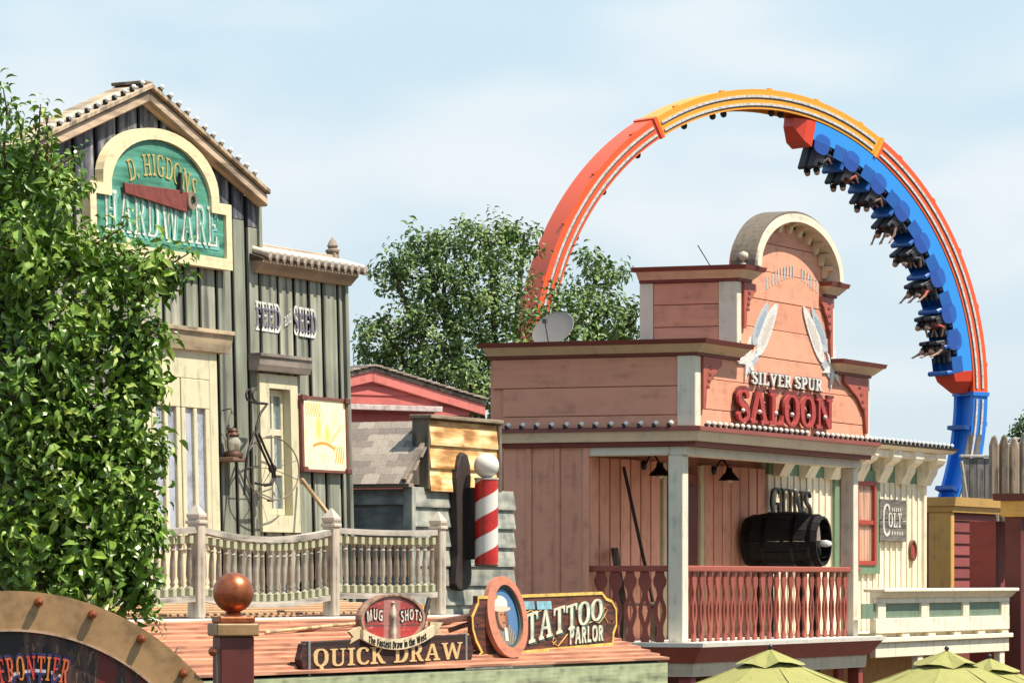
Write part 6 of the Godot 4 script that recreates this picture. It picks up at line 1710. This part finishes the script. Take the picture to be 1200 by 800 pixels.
# a seated rider as one continuous skin: tapered bones joined by a smooth minimum, meshed as surface nets
func rider_mesh(pose: int, shirt: Color) -> ArrayMesh:
	var skin := Color(0.42, 0.25, 0.17); var jeans := Color(0.05, 0.06, 0.09); var shoe := Color(0.2, 0.2, 0.2)
	var bones := [[Vector3(0, 0.09, -0.06), Vector3(0, 0.09, 0.06), 0.12, 0.12, jeans], [Vector3(0, 0.12, 0), Vector3(0.0, 0.42, 0), 0.125, 0.15, shirt], [Vector3(0, 0.47, -0.13), Vector3(0, 0.47, 0.13), 0.075, 0.075, shirt], [Vector3(0, 0.5, 0), Vector3(0.02, 0.62, 0), 0.055, 0.05, skin], [Vector3(0.02, 0.68, 0), Vector3(0.025, 0.77, 0), 0.082, 0.1, skin], [Vector3(0.11, 0.70, 0), Vector3(0.105, 0.73, 0), 0.022, 0.016, skin]]
	for z in [-1.0, 1.0]:
		bones.append([Vector3(0.02, 0.09, z * 0.09), Vector3(0.42, 0.13, z * 0.11), 0.085, 0.062, jeans])
		bones.append([Vector3(0.42, 0.13, z * 0.11), Vector3(0.47, -0.24, z * 0.11), 0.06, 0.042, jeans])
		bones.append([Vector3(0.46, -0.28, z * 0.11), Vector3(0.60, -0.30, z * 0.12), 0.045, 0.035, shoe])
		var el := Vector3(0.14, 0.26, z * 0.22) if pose == 0 else Vector3(0.10, 0.72, z * 0.25)
		var ha := Vector3(0.36, 0.30, z * 0.14) if pose == 0 else Vector3(0.16, 0.98, z * 0.22)
		bones.append([Vector3(0, 0.47, z * 0.17), el, 0.058, 0.046, shirt])
		bones.append([el, ha, 0.044, 0.032, skin])
		var d := (ha - el).normalized()
		for k in 4: bones.append([ha, ha + d * 0.085 + Vector3(0.0, 0.022 * (k - 1.5), 0.012 * (k - 1.5)), 0.02, 0.012, skin])
		bones.append([ha, ha + d * 0.03 + Vector3(0.03, 0, -z * 0.045), 0.018, 0.012, skin])
	var lo := Vector3(-0.25, -0.40, -0.40); var cell := 0.03
	var dim := Vector3i(32, 52, 27)
	var field := PackedFloat32Array()
	field.resize(dim.x * dim.y * dim.z)
	field.fill(1.0)
	for b in bones:
		var pad: float = maxf(b[2], b[3]) + 0.09
		var mn: Vector3 = (b[0].min(b[1]) - Vector3.ONE * pad - lo) / cell
		var mx: Vector3 = (b[0].max(b[1]) + Vector3.ONE * pad - lo) / cell
		var ab: Vector3 = b[1] - b[0]
		var l2 := maxf(ab.length_squared(), 1e-9)
		for x in range(maxi(0, int(mn.x)), mini(dim.x, int(mx.x) + 2)):
			for y in range(maxi(0, int(mn.y)), mini(dim.y, int(mx.y) + 2)):
				for z in range(maxi(0, int(mn.z)), mini(dim.z, int(mx.z) + 2)):
					var p := lo + Vector3(x, y, z) * cell
					var t := clampf((p - b[0]).dot(ab) / l2, 0, 1)
					var d: float = (p - b[0] - ab * t).length() - lerp(b[2], b[3], t)
					var i := (x * dim.y + y) * dim.z + z
					var h := maxf(0.03 - absf(field[i] - d), 0.0) / 0.03
					field[i] = minf(field[i], d) - h * h * 0.0075
	var at_cell := {}
	var verts := PackedVector3Array()
	var cols := PackedColorArray()
	var off := [Vector3i(0, 0, 0), Vector3i(1, 0, 0), Vector3i(0, 1, 0), Vector3i(1, 1, 0), Vector3i(0, 0, 1), Vector3i(1, 0, 1), Vector3i(0, 1, 1), Vector3i(1, 1, 1)]
	var pairs := [[0, 1], [2, 3], [4, 5], [6, 7], [0, 2], [1, 3], [4, 6], [5, 7], [0, 4], [1, 5], [2, 6], [3, 7]]
	for x in dim.x - 1:
		for y in dim.y - 1:
			for z in dim.z - 1:
				var v := []
				var inside := 0
				for q in off:
					var s: float = field[((x + q.x) * dim.y + y + q.y) * dim.z + z + q.z]
					v.append(s)
					if s < 0.0: inside += 1
				if inside == 0 or inside == 8: continue
				var sum := Vector3.ZERO
				var cnt := 0
				for e in pairs:
					if (v[e[0]] < 0.0) != (v[e[1]] < 0.0):
						var t: float = v[e[0]] / (v[e[0]] - v[e[1]])
						sum += Vector3(off[e[0]]).lerp(Vector3(off[e[1]]), t)
						cnt += 1
				at_cell[Vector3i(x, y, z)] = verts.size()
				var p := lo + (Vector3(x, y, z) + sum / cnt) * cell
				verts.append(p)
				var best := 9.0
				var col := shirt
				for b in bones:
					var ab: Vector3 = b[1] - b[0]
					var t := clampf((p - b[0]).dot(ab) / maxf(ab.length_squared(), 1e-9), 0, 1)
					var d: float = (p - b[0] - ab * t).length() - lerp(b[2], b[3], t)
					if d < best:
						best = d
						col = b[4]
				cols.append(col)
	var st := SurfaceTool.new()
	st.begin(Mesh.PRIMITIVE_TRIANGLES)
	st.set_smooth_group(0)
	for k in verts.size():
		st.set_color(cols[k])
		st.add_vertex(verts[k])
	var axes := [Vector3i(1, 0, 0), Vector3i(0, 1, 0), Vector3i(0, 0, 1)]
	for key in at_cell:
		for ax in 3:
			var p: Vector3i = axes[(ax + 1) % 3]; var q: Vector3i = axes[(ax + 2) % 3]
			var s0: float = field[(key.x * dim.y + key.y) * dim.z + key.z]
			var e: Vector3i = key + axes[ax]
			var s1: float = field[(e.x * dim.y + e.y) * dim.z + e.z]
			if (s0 < 0.0) == (s1 < 0.0): continue
			var ids := [at_cell.get(key, -1), at_cell.get(key - p, -1), at_cell.get(key - p - q, -1), at_cell.get(key - q, -1)]
			if ids.min() < 0: continue
			if s0 < 0.0: ids.reverse()
			for t in [[0, 1, 2], [0, 2, 3]]:
				for k in t: st.add_index(ids[k])
	st.generate_normals()
	return st.commit()

# ---------------------------------------------------------------- trees
func leaf_spray(count: int, size: float, spread: float, sd: int, droop: float) -> ArrayMesh:
	var r := RandomNumberGenerator.new()
	r.seed = sd
	var m := MB.new()
	for i in count:
		var t := (i + 0.5) / count
		var a := i * 2.4 + r.randf() * 0.8
		var base := Vector3(r.randf_range(-0.02, 0.02), spread * (t - 0.3), r.randf_range(-0.02, 0.02))
		var dirv := Vector3(cos(a), r.randf_range(-droop, 0.45), sin(a)).normalized()
		base += dirv * spread * 0.25
		var side := dirv.cross(Vector3.UP).normalized().rotated(dirv, r.randf_range(-0.7, 0.7))
		var up := side.cross(dirv).normalized()
		var l := size * r.randf_range(0.75, 1.2)
		var w := l * 0.25
		var ctr := []; var lft := []; var rgt := []
		for q in [[0.0, 0.0, 0.0], [0.28, 0.85, 0.03], [0.62, 0.9, -0.06], [1.0, 0.0, -0.36]]:
			var p: Vector3 = base + dirv * l * q[0] + up * l * q[2]
			ctr.append(p)
			lft.append(p + side * w * q[1] + up * w * q[1] * 0.6)
			rgt.append(p - side * w * q[1] + up * w * q[1] * 0.6)
		for q in [[ctr[0], lft[1], ctr[1]], [ctr[1], lft[1], lft[2]], [ctr[1], lft[2], ctr[2]], [ctr[2], lft[2], ctr[3]], [ctr[0], ctr[1], rgt[1]], [ctr[1], rgt[2], rgt[1]], [ctr[1], ctr[2], rgt[2]], [ctr[2], ctr[3], rgt[2]]]:
			var n: Vector3 = (q[1] - q[0]).cross(q[2] - q[0]).normalized()
			if n.dot(up) < 0.0: n = -n
			m.tri(q[0], q[1], q[2], n)
	return m.done()

func tree(called: String, label: String, foot: Vector3, blobs: Array, per_m3: float, spray: Array, tint: Array, leaf: StandardMaterial3D, trunk_r: float, sd: int, fork: float, shoots := []) -> void:
	var o := thing(called, label, "tree", shift(foot))
	var r := RandomNumberGenerator.new()
	r.seed = sd
	var bark := mat(tone(104, 88, 74), 0.95, "grain", Vector3(1.2, 1.2, 1.2), false, 0.6)
	var tall := fork
	part("trunk", MB.new().tube([Vector3(0, -0.05, 0), Vector3(0.04, tall * 0.4, 0.02), Vector3(-0.03, tall * 0.75, 0), Vector3(0.0, tall, 0)], trunk_r, 10, trunk_r * 0.7), bark, o)
	var pts := []
	for b in blobs:
		var c: Vector3 = b[0] - foot
		var rr: Vector3 = b[1]
		var mid := Vector3(c.x * 0.45, lerp(tall, c.y, 0.5), c.z * 0.45)
		part("limb", MB.new().tube([Vector3(0, minf(tall * 0.95, c.y), 0), mid, c, c + Vector3(r.randf_range(-0.3, 0.3) * rr.x, rr.y * 0.6, r.randf_range(-0.3, 0.3) * rr.z)], trunk_r * 0.42, 7, trunk_r * 0.08), bark, o)
		var n := int(per_m3 * 4.19 * rr.x * rr.y * rr.z) + 8
		for i in n:
			var d := Vector3(r.randfn(), r.randfn(), r.randfn()).normalized()
			var k := pow(r.randf(), 0.42) * (1.0 + 0.34 * sin(d.x * 7.0 + sd) * sin(d.y * 6.0 + 2.0 * sd) + 0.12 * r.randfn() * 0.6)
			pts.append([c + d * rr * k, d])
		for i in 5:
			var d := Vector3(r.randfn(), r.randf_range(-0.1, 1.0), r.randfn()).normalized()
			var tip := c + d * rr * 1.12
			part("twig", MB.new().tube([c + d * rr * 0.3, c + d * rr * 0.75 + Vector3(0, 0.03, 0), tip], trunk_r * 0.09, 5, 0.004), bark, o)
			for k in 4: pts.append([c + d * rr * lerp(0.8, 1.14, k / 3.0), d])
	for s in shoots:
		var a: Vector3 = s[0] - foot; var b: Vector3 = s[1] - foot
		part("shoot", MB.new().tube([a, (a + b) * 0.5 + Vector3(0.01, 0, 0.01), b], 0.012, 5, 0.004), mat(tone(112, 84, 66), 0.9), o)
		var nn := int(a.distance_to(b) / 0.085)
		for k in nn: pts.append([a.lerp(b, (k + 1.0) / nn), (b - a).normalized(), 0.75])
	var per := []
	for v in spray.size(): per.append([])
	for i in pts.size(): per[i % spray.size()].append(pts[i])
	for v in spray.size():
		var mm := MultiMesh.new()
		mm.transform_format = MultiMesh.TRANSFORM_3D
		mm.use_colors = true
		mm.mesh = spray[v]
		mm.instance_count = per[v].size()
		for i in per[v].size():
			var p: Vector3 = per[v][i][0]; var d: Vector3 = per[v][i][1]
			var up := (d * 0.7 + Vector3(0, 0.5, 0) + Vector3(r.randfn(), r.randfn(), r.randfn()) * 0.35).normalized()
			var xx := up.cross(Vector3(r.randfn(), r.randfn(), r.randfn())).normalized()
			var sc: float = r.randf_range(0.6, 1.25) * (per[v][i][2] if per[v][i].size() > 2 else 1.0)
			mm.set_instance_transform(i, Transform3D(Basis(xx, up, xx.cross(up)).scaled(Vector3.ONE * sc), p))
			var c: Color = tint[0].lerp(tint[1], r.randf())
			if r.randf() < 0.12: c = c.lerp(tint[2], 0.7)
			mm.set_instance_color(i, c)
		var mi := MultiMeshInstance3D.new()
		mi.name = named(o, "crown")
		mi.multimesh = mm
		mi.material_override = leaf
		mi.set_meta("kind", "stuff")
		o.add_child(mi, true)

func leaf_material(rough: float, glow: Color) -> StandardMaterial3D:
	var m := StandardMaterial3D.new()
	m.vertex_color_use_as_albedo = true
	m.roughness = rough
	m.backlight_enabled = true
	m.backlight = glow
	m.cull_mode = BaseMaterial3D.CULL_DISABLED
	return m

func trees() -> void:
	# the glossy-leaved tree close to the hardware front
	var bl := []
	for b in [[5, 200, 30.2, 52, 58], [55, 232, 30.4, 36, 42], [40, 300, 29.8, 78, 74], [118, 315, 30.2, 46, 42], [165, 335, 29.9, 34, 28], [95, 395, 29.9, 80, 66], [150, 420, 30.1, 44, 46], [45, 480, 29.7, 95, 80], [125, 500, 29.9, 62, 70], [60, 580, 29.7, 90, 80], [130, 600, 29.9, 56, 62], [50, 660, 29.6, 85, 66], [125, 680, 29.8, 48, 46], [165, 690, 29.9, 20, 34], [160, 640, 29.9, 26, 44], [165, 545, 30.0, 26, 36], [172, 465, 30.0, 20, 28], [-60, 300, 30.0, 80, 110], [-70, 520, 30.0, 90, 130]]:
		bl.append([Frame.at(b[0], b[1], b[2]), Vector3(b[3], b[4], minf(b[3], 70) * 0.9) * b[2] / 5000.0])
	var sh := []
	for s in [[8, 150, 3, 103], [40, 190, 47, 122], [25, 170, 19, 130], [55, 190, 53, 135], [150, 320, 192, 285], [180, 320, 222, 296], [180, 340, 224, 320], [150, 690, 188, 738], [105, 290, 150, 262], [60, 200, 92, 178]]:
		sh.append([Frame.at(s[0], s[1], 29.95), Frame.at(s[2], s[3], 29.9)])
	var sprays := []
	for k in 3: sprays.append(leaf_spray(8 + k, 0.088 + 0.008 * k, 0.17, 40 + k, 1.1))
	var foot := Frame.at(40, 680, 30.2)
	foot.y = 0.0
	tree("leafy_tree", "dense glossy green broadleaf tree in front of the hardware storefront", foot, bl, 270.0, sprays, [Color(0.07, 0.145, 0.015), Color(0.19, 0.30, 0.035), Color(0.32, 0.38, 0.07)], leaf_material(0.36, Color(0.30, 0.45, 0.06)), 0.11, 3, 2.6, sh)
	# the maple behind the saloon
	bl = []
	for b in [[520, 345, 72, 74, 70], [575, 295, 72, 52, 42], [500, 300, 72.4, 38, 34], [462, 325, 72, 26, 20], [455, 395, 71.6, 34, 34], [440, 420, 72, 22, 20], [530, 420, 71.5, 80, 60], [578, 370, 71.5, 58, 62], [612, 285, 72.5, 18, 22], [700, 325, 72.5, 34, 32], [700, 370, 72, 50, 44], [735, 385, 72, 22, 26], [650, 400, 71.5, 60, 56], [560, 460, 71, 70, 40], [470, 440, 71.6, 46, 34], [720, 420, 72.4, 40, 34], [640, 460, 72, 60, 40]]:
		bl.append([Frame.at(b[0], b[1], b[2]), Vector3(b[3], b[4], minf(b[3], 60) * 0.9) * b[2] / 5000.0])
	sprays = []
	for k in 3: sprays.append(leaf_spray(9, 0.115, 0.20, 60 + k, 0.5))
	foot = Frame.at(590, 680, 72.5)
	foot.y = 0.0
	tree("maple_tree", "broad green maple tree standing behind the saloon and in front of the orange ring", foot, bl, 66.0, sprays, [Color(0.08, 0.145, 0.035), Color(0.16, 0.24, 0.06), Color(0.25, 0.33, 0.10)], leaf_material(0.5, Color(0.25, 0.38, 0.08)), 0.22, 5, 4.2)
	bl = []
	for b in [[1200, 515, 95, 16, 20], [1215, 500, 95, 22, 26], [1230, 530, 95, 40, 36]]:
		bl.append([Frame.at(b[0], b[1], b[2]), Vector3(b[3], b[4], b[3]) * b[2] / 5000.0])
	foot = Frame.at(1222, 680, 95)
	foot.y = 0.0
	tree("small_tree", "bright green tree tip showing above the palisade stakes", foot, bl, 60.0, sprays, [Color(0.06, 0.12, 0.025), Color(0.11, 0.19, 0.04), Color(0.17, 0.25, 0.06)], leaf_material(0.5, Color(0.12, 0.22, 0.04)), 0.12, 8, 5.0)

# ---------------------------------------------------------------- in front: park sign and parasols
func foreground() -> void:
	var f := Frame.make(10, 24.0, 17.0)
	var o := thing("park_sign", "tan arched park sign with copper studs and a dark painted panel", "sign", f.t)
	var c := f.f2(10, 992)
	var r1 := f.f2(10, 692).y - c.y
	var r0 := r1 * 0.85
	var tan := mat(tone(190, 150, 102, 0.72), 0.5, "blot", Vector3(0.4, 0.4, 0.4))
	var copper := mat(tone(196, 112, 74, 0.85), 0.34, "blot", Vector3(3, 3, 3), false, 0.0, {"metallic": 0.75})
	part("arch_band", MB.new().ring(ellipse(c, r1, r1, 72, 0, PI), ellipse(c, r0, r0, 72, 0, PI), 0.0, 0.05, false), tan, o)
	part("arch_edge", MB.new().ring(ellipse(c, r0 + 0.0005, r0 + 0.0005, 72, 0, PI), ellipse(c, r0 - 0.012, r0 - 0.012, 72, 0, PI), 0.0, 0.058, false), plain(206, 170, 140), o)
	part("mural", MB.new().panel(ellipse(c, r0 - 0.013, r0 - 0.013, 64, 0, PI), 0.02), print_mat("mural", mural_picture(), 0.45), o)
	part("mural_board", MB.new().prism(ellipse(c, r0 - 0.013, r0 - 0.013, 48, 0, PI), -0.05, 0.018), mat(Color(0.1, 0.06, 0.05), 0.8), o)
	var side0 := f.f2(203, 800).x; var side1 := f.f2(253, 800).x; var wing := f.f2(230, 758).y
	for sgn: float in [-1.0, 1.0]:
		var a := c.x + sgn * (side0 - c.x); var b := c.x + sgn * (side1 - c.x)
		var ang := acos(clampf((side0 - c.x) / r1, -1, 1))
		var pts := PackedVector2Array([Vector2(b, wing), Vector2(b, c.y)])
		for i in 13:
			var t: float = lerp(0.0, ang, i / 12.0)
			pts.append(c + Vector2(sgn * cos(t) * (r1 + 0.001), sin(t) * (r1 + 0.001)))
		pts.append(Vector2(a + sgn * 0.02, wing))
		part("wing_panel", MB.new().prism(pts, 0.0, 0.047), tan, o)
		part("lower_panel", MB.new().span(Vector3(minf(b, c.x), 0.6, -0.04), Vector3(maxf(b, c.x), c.y - 0.002, 0.03)), mat(tone(120, 60, 50), 0.7, "brush", Vector3(1, 1, 1)), o)
		var p0 := c.x + sgn * (f.f2(253, 780).x + 0.001 - c.x); var p1 := c.x + sgn * (f.f2(293, 780).x - c.x)
		var capv := f.f2(272, 745).y
		var w := absf(p1 - p0)
		var mid := (p0 + p1) / 2
		part("post", MB.new().span(Vector3(minf(p0, p1), 0, -w / 2), Vector3(maxf(p0, p1), capv, w / 2), 0.008), mat(tone(104, 44, 36, 0.85), 0.45, "brush", Vector3(1.2, 1.2, 1.2)), o)
		part("post_cap", MB.new().box(Vector3(mid, capv + 0.036, 0), Vector3(w + 0.05, 0.072, w + 0.05), Transform3D.IDENTITY, 0.008), tan, o)
		part("plinth", MB.new().box(Vector3(mid, capv + 0.092, 0), Vector3(w + 0.01, 0.038, w + 0.01), Transform3D.IDENTITY, 0.008), copper, o)
		part("ball", MB.new().lathe([Vector2(0, 0), Vector2(0.058, 0.0), Vector2(0.05, 0.018), Vector2(0.036, 0.026), Vector2(0.036, 0.034)], 24, shift(Vector3(mid, capv + 0.112, 0))).ball(Vector3(mid, capv + 0.14 + 0.108, 0), 0.117, 40), copper, o)
		var st := f.f2(246, 763)
		part("stud", MB.new().lathe([Vector2(0.022, 0), Vector2(0.022, 0.012), Vector2(0.027, 0.02), Vector2(0.02, 0.046), Vector2(0, 0.053)], 14, Transform3D(Basis(Vector3.RIGHT, PI / 2), Vector3(c.x + sgn * (st.x - c.x), st.y, 0.047))), copper, o)
	for k in 9:
		var a := deg_to_rad(90.0 - (k - 3.5) * 13.0 + 0.0)
		var rr := r1 * 0.962
		part("stud", MB.new().lathe([Vector2(0.022, 0), Vector2(0.022, 0.012), Vector2(0.027, 0.02), Vector2(0.02, 0.046), Vector2(0, 0.053)], 14, Transform3D(Basis(Vector3.RIGHT, PI / 2), Vector3(c.x + cos(a) * rr, c.y + sin(a) * rr, 0.05))), copper, o)
	var hot := [plain(226, 74, 60, 0.4), plain(232, 110, 60, 0.4), plain(236, 146, 66, 0.4)]
	var navy := mat(tone(40, 44, 96), 0.5)
	letters(o, "FRONTIER", f.f(-2, 801.5, 0.022), f.f(79, 801.5, 0.022), 0.155, 0.155, 0.008, navy, serif, 0.022, -0.14, "letter_outline")
	letters(o, "FRONTIER", f.f(-1, 801, 0.031), f.f(78, 801, 0.031), 0.135, 0.135, 0.008, hot, serif, 0.022, 0.0)
	letters(o, "CITY", f.f(17, 813, 0.031), f.f(65, 813, 0.031), 0.11, 0.11, 0.006, plain(226, 224, 232, 0.4), sans, 0.03, -0.2, "letter_outline")
	letters(o, "CITY", f.f(17, 812.5, 0.038), f.f(65, 812.5, 0.038), 0.09, 0.09, 0.006, navy, sans, 0.03, 0.0)
	for u in [[903.0, 757.0, 42.0, "lime green parasol below the saloon porch railing", 0.2], [1110.0, 759.0, 44.0, "lime green parasol in front of the panelled cream parapet", 0.5], [1160.0, 768.0, 47.5, "lime green parasol partly hidden behind another parasol by the cream parapet", 0.0]]:
		parasol(u[0], u[1], u[2], u[3], u[4])

func mural_picture() -> Image:
	var im := Image.create(512, 256, false, Image.FORMAT_RGB8)
	var nz := FastNoiseLite.new()
	nz.seed = 12
	nz.frequency = 0.012
	for y in 256:
		for x in 512:
			var k := nz.get_noise_2d(x * 1.8, y * 0.35)
			var c := Color(0.20, 0.13, 0.11).lerp(Color(0.34, 0.24, 0.19), clampf(sin(x * 0.35 + k * 4.0) * 0.5 + 0.3, 0, 1))
			if k > 0.18: c = Color(0.40, 0.12, 0.09)
			if k < -0.22: c = Color(0.06, 0.04, 0.04)
			if absf(k) < 0.02: c = Color(0.45, 0.36, 0.28)
			var d := Vector2(x - 395, (y - 175) * 1.0).length()
			if d < 22.0: c = Color(0.62, 0.16, 0.11)
			im.set_pixel(x, y, c)
	return im

func parasol(px: float, py: float, d: float, label: String, turn: float) -> void:
	var top := Frame.at(px, py, d)
	var o := thing("parasol", label, "parasol", Transform3D(Basis(Vector3.UP, turn), Vector3(top.x, 0, top.z)), "lime parasols over the terrace")
	var lime := [mat(tone(200, 198, 116, 0.5), 0.85, "brush", Vector3(1.5, 1.5, 1.5), false, 0.1), mat(tone(196, 194, 112, 0.5), 0.85, "brush", Vector3(1.5, 1.5, 1.5), false, 0.1)]
	var h := top.y - 0.06
	var r := 1.55
	for k in 8:
		var m := MB.new()
		var rows := []
		for i in 6:
			var t := i / 5.0
			var row := []
			for j in 5:
				var a: float = TAU * (k + j / 4.0) / 8.0
				var belly := 1.0 - 0.035 * sin(PI * j / 4.0) * t
				row.append(Vector3(cos(a) * r * t * belly, h - 0.50 * t - 0.06 * sin(PI * t) - 0.02 * sin(PI * j / 4.0) * t, sin(a) * r * t * belly))
			rows.append(row)
		for i in 5:
			for j in 4:
				m.face(rows[i][j], rows[i][j + 1], rows[i + 1][j + 1], rows[i + 1][j], Vector3(0, -2, 0))
		part("canopy_panel", m, lime[k % 2], o)
		var a0 := TAU * k / 8.0
		part("rib", MB.new().tube([Vector3(0, h - 0.12, 0), Vector3(cos(a0) * r * 0.98, h - 0.56, sin(a0) * r * 0.98)], 0.012, 5), mat(Color(0.3, 0.25, 0.2), 0.6), o)
		part("seam", MB.new().tube([Vector3(cos(a0) * 0.3, h - 0.135, sin(a0) * 0.3), Vector3(cos(a0) * r * 0.5, h - 0.307, sin(a0) * r * 0.5), Vector3(cos(a0) * r, h - 0.497, sin(a0) * r)], 0.007, 4), lime[1], o)
		# vent flap
		var fl := MB.new()
		var a1 := TAU * (k + 1) / 8.0
		var am := (a0 + a1) / 2
		var q := [Vector3(0, h + 0.035, 0), Vector3(cos(a0) * 0.34, h - 0.105 + 0.02 * sin(k * 4.1), sin(a0) * 0.34), Vector3(cos(am) * 0.35, h - 0.12 + 0.03 * sin(k * 2.3), sin(am) * 0.35), Vector3(cos(a1) * 0.34, h - 0.105 + 0.02 * sin((k + 1) % 8 * 4.1), sin(a1) * 0.34)]
		fl.face(q[0], q[1], q[2], q[0].lerp(q[2], 0.5) + Vector3(0, 0.004, 0), Vector3(0, -2, 0))
		fl.face(q[0], q[0].lerp(q[2], 0.5) + Vector3(0, 0.004, 0), q[2], q[3], Vector3(0, -2, 0))
		part("vent_flap", fl, lime[(k + 1) % 2], o)
	part("finial", MB.new().ball(Vector3(0, h + 0.055, 0), 0.026, 14), mat(Color(0.25, 0.25, 0.27), 0.3, "", Vector3.ONE, false, 0.0, {"metallic": 0.6}), o)
	part("pole", MB.new().tube([Vector3(0, 0.08, 0), Vector3(0, h + 0.03, 0)], 0.024, 10), mat(Color(0.3, 0.25, 0.2), 0.6), o)
	part("base", MB.new().lathe([Vector2(0, 0), Vector2(0.28, 0), Vector2(0.26, 0.08), Vector2(0.05, 0.1), Vector2(0, 0.1)], 20), mat(Color(0.2, 0.2, 0.2), 0.8), o)
